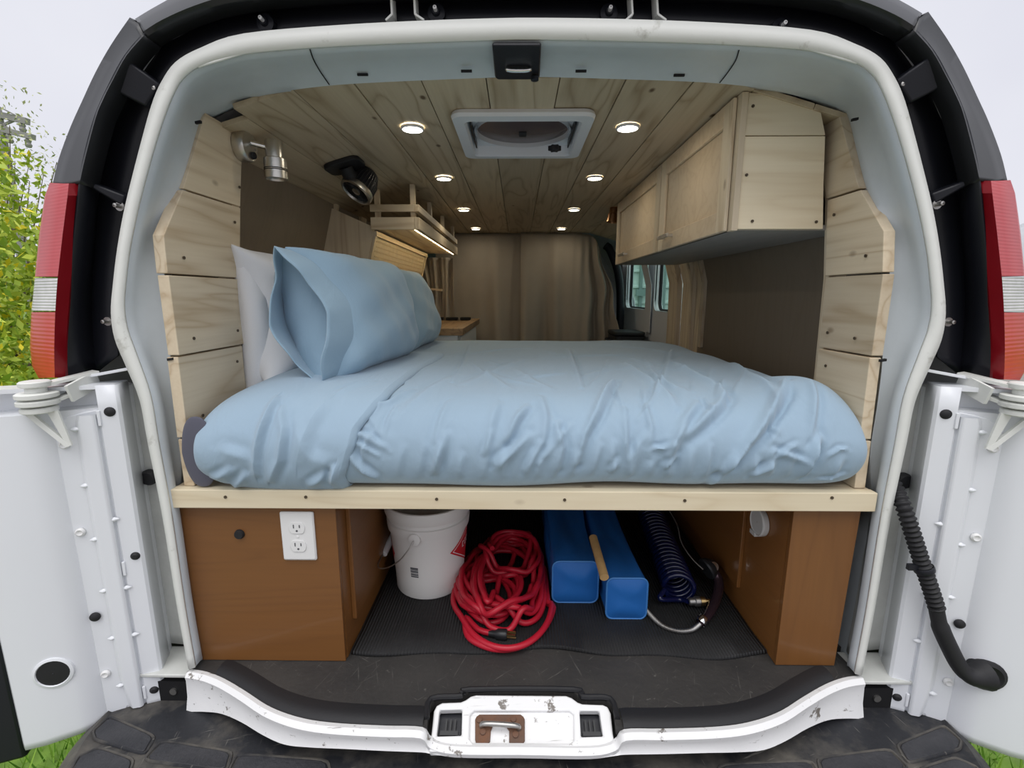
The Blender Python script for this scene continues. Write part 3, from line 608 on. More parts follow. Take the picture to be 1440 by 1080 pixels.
MB().obox(k+Vector((-.024, 0, .004)), (.010, 0, 0), (0, .004, 0), (0, 0, .006)).build('conduit_clip', M['black'], rd)
# ================================================================== INTERIOR SETTING
def wx(z): return .78+.27*min(.30, max(0, 1.2-z))          # inner half-width of the side walls (tumblehome)
# floor: black liner that follows the sill
Tf = [Vector((p.x, p.y, 0)) for p in Tin if abs(p.x-CX) > .192]
notch = [P(u, v, z=0) for u, v in ((600, 1020), (604, 992), (612, 983), (648, 981), (660, 973), (806, 973), (818, 982), (852, 984), (862, 992), (866, 1020))]
fl = MB().prism([Vector((-.86, 2.6, 0)), Vector((-.86, .06, 0)), Vector((-.742, .06, 0))]+[p for p in Tf if p.x < CX]+notch+[p for p in Tf if p.x > CX]+[Vector((.766, .06, 0)), Vector((.884, .06, 0)), Vector((.884, 2.6, 0))], (0, 0, -.02))
floor = fl.build('floor', M['floor'], smooth=0, kind='structure'); floor['label'] = 'scratched black rubber load floor of the van'
# rolled edge of the liner just inside the sill
for side in (-1, 1):
    q = [p for p in Tw if .195 < side*(p.x-CX) < .70]
    MB().loft([[p+Vector((0, .016, .0005)) for p in q], [p+Vector((0, .022, .006)) for p in q], [p+Vector((0, .040, .007)) for p in q], [p+Vector((0, .062, .001)) for p in q]]).build('liner_edge', M['rubber'], floor, smooth=60)
gs = [P(u, v, z=.0) for u, v in ((600, 1012), (606, 984), (650, 980), (660, 971), (806, 971), (818, 981), (858, 984), (868, 1012))]
MB().tube(cr_spline([p+Vector((0, 0, .002)) for p in gs], 4), .006, 8).build('liner_roll', M['rubber'], floor)
# ribbed mat, slightly wavy rear edge
ed = [Vector((x, .030+.010*math.sin(x*9+1)+.006*math.sin(x*23), .004+.004*max(0, math.sin(x*14)))) for x in [(-.395+.99*i/60) for i in range(61)]]
mt = MB().loft([[p+Vector((0, -.002, -.004)) for p in ed], [p+Vector((0, .002, .002)) for p in ed], [Vector((p.x, .10, .005)) for p in ed], [Vector((p.x, 1.25, .005)) for p in ed]])
tag(mt.build('rubber_mat', M['ribmat'], smooth=60, solid=.003), 'finely ribbed black rubber mat on the load floor under the bed', 'mat')
for i, (u, v) in enumerate(((613, 872), (611, 890), (550, 912), (580, 880), (855, 908), (645, 815), (895, 912), (720, 940))):
    pass
# side walls ---------------------------------------------------------------------------------------
zr = [0.0, .43, .66, .9, 1.0, 1.1, 1.2, 1.222]
def wallpiece(sgn, y0, y1, zs, th=.008, out=0):
    m = MB(); X = lambda z: CX+sgn*(wx(z)+out)
    a = [Vector((X(z), y0, z)) for z in zs]; b_ = [Vector((X(z), y1, z)) for z in zs]
    o = Vector((sgn*th, 0, 0))
    m.loft([[p+o for p in a], a, b_, [p+o for p in b_]], ring=True)
    n = len(zs); return m
WL = wallpiece(-1, .20, 2.64, zr).build('wall_left', M['ply'], smooth=60, kind='structure'); WL['label'] = 'taupe panelled side wall behind the pillows'
WR = wallpiece(1, .16, 1.34, zr).build('wall_right', M['ply'], smooth=60, kind='structure'); WR['label'] = 'taupe panelled side wall below the hanging cabinet'
def batten(sgn, y0, y1, z0, z1, mat_, par, th=.014, name='batten'):
    zs = [z0+(z1-z0)*i/8 for i in range(9)]; X = lambda z: CX+sgn*wx(z)
    a = [Vector((X(z)-sgn*th, y0, z)) for z in zs]; b_ = [Vector((X(z)-sgn*th, y1, z)) for z in zs]
    o = Vector((sgn*(th-.001), 0, 0))
    m = MB().loft([[p+o for p in a], a, b_, [p+o for p in b_]], ring=True)
    m.add([a[0], b_[0], b_[0]+o, a[0]+o, a[-1], b_[-1], b_[-1]+o, a[-1]+o], [(0, 1, 2, 3), (4, 5, 6, 7)])
    return m.build(name, mat_, par, smooth=60)
batten(-1, 1.10, 1.13, .60, 1.215, M['pine_z'], WL); batten(-1, 1.42, 1.50, .60, 1.215, M['pine_z'], WL)
batten(1, 1.27, 1.30, .60, 1.21, M['pine_z'], WR); batten(1, 1.40, 1.43, .0, 1.21, M['pine_z'], WR, .02)
# wood post strip beyond the right panel
wallpiece(1, 1.34, 1.60, zr, .01).build('post_board', M['pine_z'], WR, smooth=60)
pz = [.0, .45, .66, .8, .9, 1.0, 1.1, 1.2]
batten(1, 1.60, 1.74, 0, 1.21, M['pine_z'], WR, .028, 'post')
# D-pillar cladding boards (pieces of the side walls); polygons in (y, z)
LB = [[(.080, 1.061), (.185, 1.243), (.330, 1.243), (.287, 1.061)], [(.0, .884), (.003, .957), (.076, 1.057), (.284, 1.057), (.250, .884)], [(.0, .719), (.0, .880), (.248, .880), (.236, .719)], [(-.002, .543), (.0, .715), (.232, .715), (.224, .543)], [(-.002, .434), (-.002, .539), (.222, .539), (.218, .434)]]
RB = [[(.106, 1.063), (.215, 1.262), (.302, 1.262), (.214, 1.063)], [(.008, .886), (.020, .965), (.103, 1.059), (.212, 1.059), (.186, .886)], [(.008, .719), (.008, .882), (.184, .882), (.178, .719)], [(.004, .543), (.008, .715), (.176, .715), (.172, .543)], [(.002, .434), (.004, .539), (.17, .539), (.168, .434)]]
scr = MB().lathe([(.0042, -.001), (.0042, .0012), (.0015, .0005)], (0, 0, 0), (1, 0, 0), 10, cap0=True, cap1=True)
def screw(p, par, axis='x'):
    m = MB(); ax = {'x': (1, 0, 0), 'y': (0, -1, 0), '-x': (-1, 0, 0)}[axis]
    m.lathe([(.0034, -.001), (.0034, .0012), (.0015, .0006)], p, ax, 10, cap0=True, cap1=True); m.build('screw', M['screw'], par)
for B_, sg, X0, par in ((LB, -1, -.70, WL), (RB, 1, .722, WR)):
    for i, pg in enumerate(B_):
        pts = [Vector((X0+.0015*((i*7) % 3-1), y, z)) for y, z in pg]
        bo = MB().prism(pts, (sg*.023, 0, 0)).build('board', M['pine_y'], par, smooth=0, bevel=.0015)
        ymax = max(y for y, z in pg); zmid = sum(z for y, z in pg)/len(pg); ymin = min(y for y, z in pg)
        if i < 4: screw((X0-sg*.0025, ymax-.035-.01*(i == 0), zmid-.045 if i % 2 == 0 else zmid+.05), bo, 'x' if sg < 0 else '-x')
        if 0 < i < 4: screw((X0-sg*.0025, ymin+.05, zmid-.05), bo, 'x' if sg < 0 else '-x')
    # backing uprights at the forward edge
    pts = [Vector((X0+sg*.006, y, z)) for y, z in ((.22, .44), (.236 if sg < 0 else .19, .44), (.25 if sg < 0 else .20, .88), (.29 if sg < 0 else .222, 1.06), (.34 if sg < 0 else .31, 1.245), (.31, 1.245), (.24, 1.0))] if sg < 0 else [Vector((X0+.006, y, z)) for y, z in ((.15, .44), (.186, .44), (.20, .88), (.228, 1.06), (.315, 1.255), (.28, 1.255), (.19, 1.0))]
    MB().prism(pts, (sg*.04, 0, 0)).build('upright', M['pine_z'], par, smooth=0)
# ceiling -------------------------------------------------------------------------------------------
CL = MB().box(-.52, .545, .14, 2.66, 1.304, 1.312).build('ceiling', M['dark'], smooth=0, kind='structure'); CL['label'] = 'ceiling of lengthwise pine planks'
# cut the backing where the vent goes through by building it from strips
bm = bmesh.new()
for x0, x1, y0, y1 in ((-.52, -.14, .14, 2.66), (.165, .545, .14, 2.66), (-.14, .165, .14, .335), (-.14, .165, .625, 2.66)):
    r = bmesh.ops.create_cube(bm, size=1)['verts']
    for v_ in r: v_.co = Vector((x0+(x1-x0)*(v_.co.x+.5), y0+(y1-y0)*(v_.co.y+.5), 1.304+.008*(v_.co.z+.5)))-WLOC['ceiling']
bm.to_mesh(CL.data); bm.free()
bx = [-.50, -.355, -.207, -.068, .088, .229, .375, .525]
for i in range(7):
    x0, x1 = bx[i]+.0012, bx[i+1]-.0012; zt = 1.29+.001*((i*5) % 3-1)
    va, vb = .325, .635; vx0, vx1 = -.150, .175
    if i in (3,):
        polys = [[(x0, .134), (x1, .134), (x1, va), (x0, va)], [(x0, vb), (x1, vb), (x1, 2.655), (x0, 2.655)]]
    elif i == 2:
        polys = [[(x0, .134), (x1, .134), (x1, va), (vx0, va), (vx0, vb), (x1, vb), (x1, 2.655), (x0, 2.655)]]
    elif i == 4:
        polys = [[(x0, .134), (x1, .134), (x1, 2.655), (x0, 2.655), (x0, vb), (vx1, vb), (vx1, va), (x0, va)]]
    else: polys = [[(x0, .134), (x1, .134), (x1, 2.655), (x0, 2.655)]]
    for pg in polys: MB().prism([Vector((x, y, zt)) for x, y in pg], (0, 0, .012)).build('plank', M['ceil'], CL, smooth=0, bevel=.001)
# sloping cove planks from ceiling to wall
def cove(sgn, y0, y1):
    a = Vector((CX+sgn*.512, 0, 1.289)); b_ = Vector((CX+sgn*.785, 0, 1.212)); d = (b_-a)
    up = Vector((-d.z*(1 if d.x > 0 else -1), 0, abs(d.x))).normalized()*.012
    for k0, k1 in ((0, .5), (.506, 1)):
        pa, pb = a+d*k0, a+d*k1; y0 = y0 if sgn > 0 else (.185 if k0 == 0 else .245)
        q = [Vector((pa.x, y0, pa.z)), Vector((pa.x, y1, pa.z)), Vector((pb.x, y1, pb.z)), Vector((pb.x, y0, pb.z))]
        MB().prism(q, up).build('cove_plank', M['ceil'], CL, smooth=0, bevel=.001)
cove(-1, .30, 2.64); cove(1, .20, 2.64)
cvP = Vector((CX-.512, 0, 1.289)); cvD = Vector((-.273, 0, -.077)).normalized(); cvN = Vector((.077, 0, -.273)).normalized()
# white inner side panel with two windows on the right, beyond the wooden post ----------------------
def winpanel():
    holes = [(1.83, 2.17), (2.34, 2.98)]; X = .885
    m = MB(); lo = [Vector((X, y, z)) for y, z in ((1.76, .0), (3.3, .0), (3.3, 1.22), (1.76, 1.22))]
    hl = []
    for a, b_ in holes:
        q = rrect(b_-a, .46, .06); hl.append([Vector((X, (a+b_)/2+p, .975+s)) for p, s in q])
    m.prism(lo, (.02, 0, 0), hl)
    w_ = m.build('panel_metal', M['paint'], WR, smooth=0, bevel=.006)
    for i, ((a, b_), h) in enumerate(zip(holes, hl)):
        W_ = MB().prism([p+Vector((.045, 0, 0)) for p in h], (.004, 0, 0)).build('window_%d' % (i+1), M['glass'], None, smooth=0, kind='structure')
        W_['label'] = 'tinted side window pane with black rubber seal, ' + ('beside the wooden post' if i == 0 else 'beside the dark seat-belt pillar')
        MB().tube([p+Vector((.04, 0, 0)) for p in h], .011, 8, closed=True).build('window_seal', M['rubber'], W_)
        MB().loft([h, [p+Vector((.055, 0, 0)) for p in h]], closed=True).build('window_reveal', M['paint'], W_)
winpanel()
# pillars with rounded lips around the windows
for y0, y1, nm in ((2.18, 2.32, 'window_pillar'), (1.765, 1.80, 'window_pillar')):
    batten(1, y0, y1, .6, 1.21, M['paint'], WR, .0-.012 if y0 < 1.8 else .004, nm)
# dark seat-belt pillar at the curtain edge
pth = [Vector((.80, 2.78, .3)), Vector((.80, 2.78, .75)), Vector((.77, 2.76, 1.0)), Vector((.70, 2.74, 1.17)), Vector((.66, 2.73, 1.21))]
pil = MB().tube(cr_spline(pth, 5), .030, 10).build('belt_pillar', M['black'], WR, smooth=60)
# ================================================================== BED
bed = thing('bed_platform', (0, 0, .39), 'raised pine bed platform spanning the van above the storage bay', 'bed frame')
MB().box(-.742, .753, -.024, -.002, .393, .4345).build('front_board', M['front'], bed, smooth=0, bevel=.0015)
MB().box(-.74, .752, .0, 1.36, .413, .433).build('deck', M['pine_x'], bed, smooth=0)
for u, v in ((317, 699), (430, 699), (614, 702), (794, 703), (963, 704), (1170, 700)):
    p = P(u, v, y=-.0245); screw(p, bed, 'y')
for y in (.3, .8, 1.3): MB().box(-.395, .595, y, y+.035, .36, .412).build('crossbar', M['pine_x'], bed, smooth=0)
# mattress (charcoal fitted sheet shows at the head end)
def superbox(x0, x1, y0, y1, z0, z1, px, nx=60, ns=64, ps=5, inset=.09):
    cs = []; cx_, hx = (x0+x1)/2, (x1-x0)/2; cy, hy = (y0+y1)/2, (y1-y0)/2; cz, hz = (z0+z1)/2, (z1-z0)/2
    for i in range(nx+1):
        t = math.sin((i/nx-.5)*math.pi); e = max(1e-4, 1-abs(t)**px)**(1/px); ring = []
        for k in range(ns):
            a = 2*math.pi*k/ns; c, s = math.cos(a), math.sin(a); r_ = (abs(c)**ps+abs(s)**ps)**(-1/ps)
            ring.append(Vector((cx_+hx*t, cy+(hy-inset*(1-e))*c*r_, cz+hz*e*s*r_)))
        cs.append(ring)
    return MB().loft(cs, closed=True)
mts = thing('mattress', (0, .66, .434), 'mattress under a charcoal fitted sheet, its head end showing beside the pine boards', 'mattress')
superbox(-.699, .66, .000, 1.34, .434, .608, 9).build('mattress_body', M['greysheet'], mts, smooth=80)
superbox(-.706, -.640, -.020, -.004, .437, .592, 2.4, 30, 48, 2.3, .002).build('sheet_overhang', M['greysheet'], mts, smooth=80)
# duvet ---------------------------------------------------------------------------------------------
secp = cr_spline([(0, .05, .438), (0, .015, .437), (0, -.012, .452), (0, -.030, .485), (0, -.034, .525), (0, -.022, .562), (0, .010, .596), (0, .065, .618), (0, .15, .629), (0, .30, .634), (0, .6, .638), (0, .95, .640), (0, 1.22, .636), (0, 1.31, .618), (0, 1.355, .57), (0, 1.36, .50), (0, 1.345, .445)], 14)
NS = 230
secr = resample(secp, 1200); SL = 0; Ls = [0]
for i in range(1, len(secr)): SL += (secr[i]-secr[i-1]).length; Ls.append(SL)
# denser sampling on the front and near top
ss = []; s_ = 0
while s_ < SL: ss.append(s_); s_ += .0045 if s_ < .55 else .009
ss = np.array(ss); Lsn = np.array(Ls); SY = np.interp(ss, Lsn, [p.y for p in secr]); SZ = np.interp(ss, Lsn, [p.z for p in secr])
DX0, DX1 = -.672, .728; dcx, dhx = (DX0+DX1)/2, (DX1-DX0)/2
def dsurf(x, sy, sz, grow=0):
    t = np.clip((x-dcx)/dhx, -1, 1); pe_ = np.where(t > 0, 15., 8.); e = np.maximum(1e-6, 1-np.abs(t)**pe_)**(1/np.where(t > 0, 5.5, 5.)); e2 = np.maximum(1e-6, 1-np.abs(t)**14)**(1/8.0)
    zc = .515; y = sy*1.0; yc = .66
    yy = yc+(sy-yc)*(.90+.10*e2); zz = zc+(sz-zc)*e
    # a soft hump near the head end where the duvet is doubled, slight slope to the foot
    zz = zz+.010*np.exp(-((x+.52)/.14)**2)*np.clip((sz-.55)/.08, 0, 1)*np.exp(-np.maximum(0, sy-.25)**2/.1)
    zz = zz+.034*np.exp(-((x-.645)/.085)**2-((sy-.08)/.13)**2)*np.clip((sz-.56)/.06, 0, 1)
    return yy, zz
NX = 400
tx = np.linspace(-1, 1, NX+1); xx = dcx+dhx*np.sign(tx)*(1-(1-np.abs(tx))**1.25)
def grid(xs2d, sy, sz):
    y, z = dsurf(xs2d, sy[None, :], sz[None, :]); return np.stack([xs2d, y, z], -1)
def gnorm(G):
    du = np.gradient(G, axis=0); dv = np.gradient(G, axis=1); n = np.cross(du, dv); l = np.linalg.norm(n, axis=-1, keepdims=True); return -n/np.maximum(l, 1e-9)
X2 = np.repeat(xx[:, None], len(ss), 1); G0 = grid(X2, SY, SZ)
nn = gnorm(G0)
if nn[NX//2, np.argmin(np.abs(SY-.5)), 2] < 0: nn = -nn
SGN = 1
tris = []; st = 4
vi = G0[::st, ::st]; h_, w_ = vi.shape[:2]
bv = [Vector(p) for p in vi.reshape(-1, 3)]; bf = [(i*w_+j, i*w_+j+1, (i+1)*w_+j+1, (i+1)*w_+j) for i in range(h_-1) for j in range(w_-1)]
bvh = BVHTree.FromPolygons(bv, bf)
def hit(u, v):
    loc, no, idx, d = bvh.ray_cast(CAM, ray(u, v).normalized())
    if loc is None: return None
    j = idx % (w_-1); j0, j1 = j*st, min((j+1)*st, len(ss)-1)
    # refine s along the section by nearest y/z
    k = min(range(j0, j1+1), key=lambda q: (SY[q]-loc.y)**2+(SZ[q]-loc.z)**2)
    return (loc.x, ss[k])
def sdist(Xa, Sa, pts):
    best = np.full(Xa.shape, 9.); side = np.zeros(Xa.shape); tt = np.zeros(Xa.shape); n = len(pts)-1
    for i in range(n):
        a = np.array(pts[i]); b_ = np.array(pts[i+1]); d = b_-a; L2 = max(1e-9, d.dot(d))
        px_, py_ = Xa-a[0], Sa-a[1]; t = np.clip((px_*d[0]+py_*d[1])/L2, 0, 1)
        ex_, ey_ = px_-t*d[0], py_-t*d[1]; dd = np.hypot(ex_, ey_); m = dd < best
        best = np.where(m, dd, best); side = np.where(m, np.sign(d[0]*py_-d[1]*px_), side); tt = np.where(m, (i+t)/n, tt)
    return best, side, tt
folds = [  # (pixel polyline, height, width)
 ([(1105, 538), (1098, 560), (1087, 578), (1052, 623), (1015, 660), (983, 686)], .014, .015),
 ([(1018, 556), (1010, 575), (985, 596), (955, 618), (945, 640)], .011, .014), ([(980, 571), (962, 592), (945, 623), (940, 650)], .009, .013),
 ([(862, 535), (850, 556), (838, 582), (820, 616), (812, 650), (806, 684)], .012, .012), ([(1150, 615), (1138, 645), (1129, 668), (1122, 688)], .012, .012),
 ([(1140, 540), (1146, 565), (1143, 590), (1137, 612)], .008, .012), ([(877, 575), (880, 620), (886, 668)], .006, .010), ([(782, 595), (790, 630), (786, 660), (778, 686)], .009, .011),
 ([(799, 490), (808, 515), (818, 545)], .006, .010), ([(880, 512), (905, 530), (931, 550), (948, 575)], .008, .016), ([(950, 512), (980, 530), (1011, 547), (1018, 562)], .010, .016),
 ([(1030, 512), (1062, 532), (1087, 550), (1091, 575)], .009, .015), ([(1060, 508), (1090, 524), (1105, 540)], .011, .014), ([(1090, 634), (1110, 640), (1132, 650)], .006, .008), ([(1092, 646), (1104, 634), (1120, 626)], .005, .007),
 ([(920, 632), (932, 630), (945, 626)], .006, .007), ([(934, 656), (944, 650), (952, 644)], .006, .008), ([(855, 688), (862, 665), (868, 650)], .007, .009),
 ([(490, 636), (504, 656), (528, 670), (552, 682)], .008, .010), ([(492, 606), (515, 614), (540, 628)], .006, .008), ([(500, 622), (518, 632), (532, 640)], .005, .006), ([(640, 692), (660, 682), (700, 652), (742, 616)], .010, .013),
 ([(626, 610), (622, 630), (610, 660), (601, 688)], .007, .013), ([(742, 574), (726, 592), (714, 618)], .009, .011), ([(512, 577), (530, 570), (548, 566), (580, 548)], .006, .010), ([(700, 570), (690, 600), (684, 630)], .005, .014),
 ([(660, 540), (700, 520), (740, 505)], .004, .02), ([(560, 590), (590, 560), (640, 530)], .004, .02), ([(760, 560), (768, 590), (764, 620)], .006, .012), ([(1040, 690), (1060, 670), (1085, 655)], .007, .01), ([(1165, 640), (1178, 632), (1190, 630)], .004, .006), ([(1150, 675), (1168, 672), (1185, 668)], .004, .006),
 ([(905, 575), (915, 600), (912, 640)], .004, .012), ([(740, 660), (752, 640), (760, 625)], .006, .009), ([(1000, 680), (1030, 650), (1048, 635)], .006, .011),
 ([(640, 500), (700, 492), (760, 490)], .004, .015), ([(760, 505), (830, 500), (900, 500)], .004, .02), ([(850, 485), (900, 490), (960, 500)], .004, .02)]
for u in (555, 585, 612, 640, 668, 700, 732, 752, 772, 795, 822, 850, 878, 905, 935, 962, 990, 1020, 1050, 1075, 1105, 1135, 1160):
    k_ = random.uniform(4, 22); folds.append(([(u+k_, 640+random.uniform(-16, 14)), (u+k_*.45+random.uniform(-3, 3), 668), (u, 692)], random.uniform(.0025, .005), random.uniform(.009, .014)))
rf = random.Random(21)
for k in range(34):
    u0, v0 = rf.uniform(500, 1180), rf.uniform(530, 660); L_ = rf.uniform(25, 75); a = R(rf.choice([rf.uniform(48, 80), rf.uniform(95, 125), rf.uniform(50, 75)]))
    folds.append(([(u0, v0), (u0+L_*.5*math.cos(a)+rf.uniform(-5, 5), v0-L_*.5*math.sin(a)), (u0+L_*math.cos(a), v0-L_*math.sin(a))], rf.uniform(.0022, .0048), rf.uniform(.006, .010)))
for k in range(16):
    u0, v0 = rf.uniform(650, 1080), rf.uniform(492, 530); L_ = rf.uniform(30, 80); a = R(rf.uniform(-40, 20))
    folds.append(([(u0, v0), (u0+L_*.5*math.cos(a), v0-L_*.5*math.sin(a)+rf.uniform(-4, 4)), (u0+L_*math.cos(a), v0-L_*math.sin(a))], rf.uniform(.002, .004), rf.uniform(.010, .018)))
leftfolds = [([(392, 570), (380, 592), (371, 615), (366, 640), (366, 660), (378, 690)], .007, .011), ([(398, 585), (405, 610), (400, 640), (385, 665)], .007, .012), ([(320, 690), (335, 672), (352, 660)], .006, .010), ([(462, 690), (470, 670), (474, 655)], .008, .010),
 ([(430, 690), (440, 672), (460, 662)], .006, .010), ([(280, 640), (320, 632), (355, 640)], .004, .015), ([(460, 575), (440, 600), (425, 640)], .004, .02), ([(300, 682), (310, 665), (330, 655)], .005, .01), ([(480, 560), (500, 552), (525, 545)], .004, .012), ([(420, 600), (440, 640), (470, 650)], .003, .018)]
def wrinkle(X2, S2, fl_, seed):
    D = np.zeros(X2.shape)
    for pix, h, wd in fl_:
        q = [hit(*p) for p in pix]; q = [p for p in q if p]
        if len(q) < 2: continue
        q = [tuple(v_) for v_ in resample([(a, b_, 0) for a, b_ in q], 12)]; q = [(a[0], a[1]) for a in q]
        d, sd_, t = sdist(X2, S2, q); env = np.clip(np.sin(np.pi*np.clip(t*.86+.07, 0, 1)), 0, 1)**.6
        wd = wd*.85; h = h*1.6; D += env*h*(.62*np.exp(-(d/wd)**2)+.38*np.exp(-d/(.45*wd))-.6*np.exp(-((d*sd_-1.4*wd)/(wd*.8))**2)*(d < 3*wd))
    rs = np.random.RandomState(seed)
    for k in range(14):
        fx, fs, p1, p2 = rs.uniform(3, 13), rs.uniform(3, 12), rs.uniform(0, 6), rs.uniform(0, 6); D += .0011*np.sin(fx*X2+fs*S2+p1)*np.sin(fs*X2*.7-fx*S2+p2)
    return D
S2 = np.repeat(ss[None, :], NX+1, 0)
G = G0+nn*(wrinkle(X2, S2, folds, 3)*np.clip(ss/.02, 0, 1)[None, :])[..., None]
def gridmesh(G, name, mat_, parent=None, **kw):
    m = MB(); m.loft([[Vector(p) for p in row] for row in G]); return m.build(name, mat_, parent, smooth=85, **kw)
duv = gridmesh(G, 'duvet', M['duvet']); tag(duv, 'light blue rumpled duvet spread over the bed', 'duvet')
# turned-back flap over the head end
edge = [hit(*p) for p in ((479, 690), (486, 668), (492, 650), (500, 625), (506, 606), (522, 586), (545, 562), (570, 538), (598, 517), (622, 503))]
edge = [e for e in edge if e]; es = np.array([e[1] for e in edge]); exx = np.array([e[0] for e in edge]); o_ = np.argsort(es); es, exx = es[o_], exx[o_]
fs = ss[ss <= min(es[-1]+.05, 1.2)]; nf = len(fs); xe = np.interp(fs, es, exx)
tf = np.linspace(0, 1, 260); tf = 1-(1-tf)**1.15
fsy, fsz = SY[:nf], SZ[:nf]
x0f = DX0+.0005
XF = x0f+(xe[None, :]-x0f)*tf[:, None]; SF = np.repeat(fs[None, :], 260, 0)
GF = grid(XF, fsy, fsz); nF = gnorm(GF)
if nF[130, np.argmin(np.abs(fsy-.3)), 2] < 0: nF = -nF
dE = (xe[None, :]-XF); lift = .013*np.sqrt(np.clip(dE/.012, 0, 1))+.004*np.clip(dE/.1, 0, 1)
endfade = np.clip((XF-DX0)/.01, .2, 1)
GF = GF+nF*((lift+wrinkle(XF, SF, leftfolds, 8))*endfade)[..., None]
gridmesh(GF, 'turned_back_flap', M['duvet'], duv)
# ================================================================== PILLOWS
def cushion(L_, H_, T_, c, ax, ay, az, n=44, seed=1, pinch=.12, lump=.006):
    """pillow: length along ax, height along ay, thickness along az"""
    rs = np.random.RandomState(seed); c = Vector(c); ax, ay, az = Vector(ax).normalized(), Vector(ay).normalized(), Vector(az).normalized()
    ph = rs.uniform(0, 6, 8); m = MB(); both = []
    for sg in (1, -1):
        rows = []
        for i in range(n+1):
            row = []
            for j in range(n+1):
                u, v = math.sin((i/n-.5)*math.pi), math.sin((j/n-.5)*math.pi)
                uu = u*(1-pinch*(1-v*v)*abs(u)**3); vv = v*(1-pinch*(1-u*u)*abs(v)**3)
                t = ((1-u**4)*(1-v**4))
                t = max(0, t)**.5
                lp = lump*(math.sin(6*u+ph[0]+3*v)+math.sin(9*v+ph[1]-4*u)+.6*math.sin(15*u+8*v+ph[2]))*t
                ed = .006*math.sin(14*u+ph[3]+11*v)*(1-t)
                row.append(c+ax*uu*L_/2+ay*vv*H_/2+az*(sg*(t*T_/2+lp)+ed))
            rows.append(row)
        m.loft(rows)
    return m
up = Vector((-.28, .04, .96))
# white pillow behind, against the wall
wp = thing('white_pillow', (-.62, .42, .64), 'white pillow standing against the wall behind the blue pillows', 'pillow')
cushion(.60, .36, .17, (-.665, .52, .785), (.02, 1, 0), (-.16, .0, 1), (1, 0, .16), seed=5, lump=.005).build('pillow_body', M['whitecloth'], wp, smooth=85, weld=True)
fl_ = MB(); a = [Vector((-.715, .238, .585)), Vector((-.700, .232, .74)), Vector((-.700, .232, .84)), Vector((-.712, .24, .935))]
b_ = [Vector((-.655, .27, .585)), Vector((-.640, .26, .74)), Vector((-.645, .26, .84)), Vector((-.672, .27, .94))]
fl_.loft([cr_spline(a, 6), cr_spline([p.lerp(q, .5)+Vector((.004, -.012, 0)) for p, q in zip(a, b_)], 6), cr_spline(b_, 6)])
fl_.build('hem_flap', M['whitecloth'], wp, smooth=80, solid=.003)
# near blue pillow with open hemmed end
def case_pillow(name, label, c, ax, ay, az, L_, H_, T_, seed, hem):
    c = Vector(c); ax, ay, az = Vector(ax).normalized(), Vector(ay).normalized(), Vector(az).normalized()
    th = thing(name, c-ay*H_/2, label, 'pillow')
    cushion(L_, H_, T_, c, ax, ay, az, seed=seed, lump=.003, pinch=.08).build('pillow_body', M['pillow'], th, smooth=85, weld=True)
    # sleeve: loop of the pillowcase running out past the near end; pinched at top and bottom
    rings = []; N_ = 72; K = 14
    for k in range(K+1):
        f = k/K; xl = -L_/2+hem[0]-(hem[0]+hem[1])*f; ring = []
        for i in range(N_):
            a = 2*math.pi*i/N_; cc, s_ = math.cos(a), math.sin(a)
            # superellipse fattening inwards, lens shape at the mouth
            pw = 2.0-.75*f
            r1 = (abs(cc)**pw+abs(s_)**pw)**(-1/pw)
            tw = (T_/2*(.78-.26*f)+.004); hh = H_/2*(.93+.06*f)
            wob = .002*f*math.sin(5*a+seed)+.0015*f*math.sin(9*a)
            ring.append(c+ax*(xl+.012*f*math.sin(3*a+1))+az*(cc*r1*tw+wob)+ay*(s_*r1*hh))
        rings.append(ring)
    m = MB().loft(rings, closed=True); m.build('pillowcase_hem', M['pillow'], th, smooth=85, solid=.003)
    return th
case_pillow('blue_pillow', 'plump blue pillow whose open hemmed end faces the van rear', (-.462, .405, .787), (.12, 1, .0), (-.24, .04, 1), (1, -.12, .24), .52, .335, .245, 3, (.10, .035))
case_pillow('blue_pillow', 'blue pillow farther in, next to the kitchen counter, half hidden by another pillow', (-.462, .965, .780), (-.03, -1, 0), (-.30, .0, 1), (1, .0, .30), .50, .34, .22, 9, (.08, .04))
# ================================================================== UNDER-BED STORAGE
lc = thing('storage_cabinet', (-.57, 0, 0), 'brown wood-veneer storage box with a white outlet, beside the white bucket', 'cabinet', None)
MB().prism([Vector((-.752, 0, .390)), Vector((-.742, 0, .001)), Vector((-.400, 0, .001)), Vector((-.398, 0, .390))], (0, .012, 0)).build('front_panel', M['brown_x'], lc, smooth=0, bevel=.001)
MB().box(-.412, -.399, .013, 1.28, .001, .390).build('side_panel', M['brown_y'], lc, smooth=0)
MB().box(-.399, -.388, .055, 1.2, .07, .389).build('side_board', M['brown_y'], lc, smooth=0, bevel=.002)
MB().lathe([(.011, -.002), (.011, .002), (.009, .006), (.004, .006)], P(337, 751, y=-.001), (0, -1, 0), 18, cap1=True).build('hole_grommet', M['rubber'], lc)
rcb = thing('storage_cabinet', (.67, 0, 0), 'narrow brown wood-veneer storage box with a round grey cap, beside the coiled hose', 'cabinet', None)
MB().prism([Vector((.598, 0, .390)), Vector((.597, 0, .001)), Vector((.732, 0, .001)), Vector((.742, 0, .390))], (0, .012, 0)).build('front_panel', M['brown_z'], rcb, smooth=0, bevel=.001)
MB().box(.598, .611, .013, 1.28, .001, .390).build('side_panel', M['brown_y'], rcb, smooth=0)
MB().box(.588, .598, .19, 1.2, .07, .389).build('side_board', M['brown_y'], rcb, smooth=0, bevel=.002)
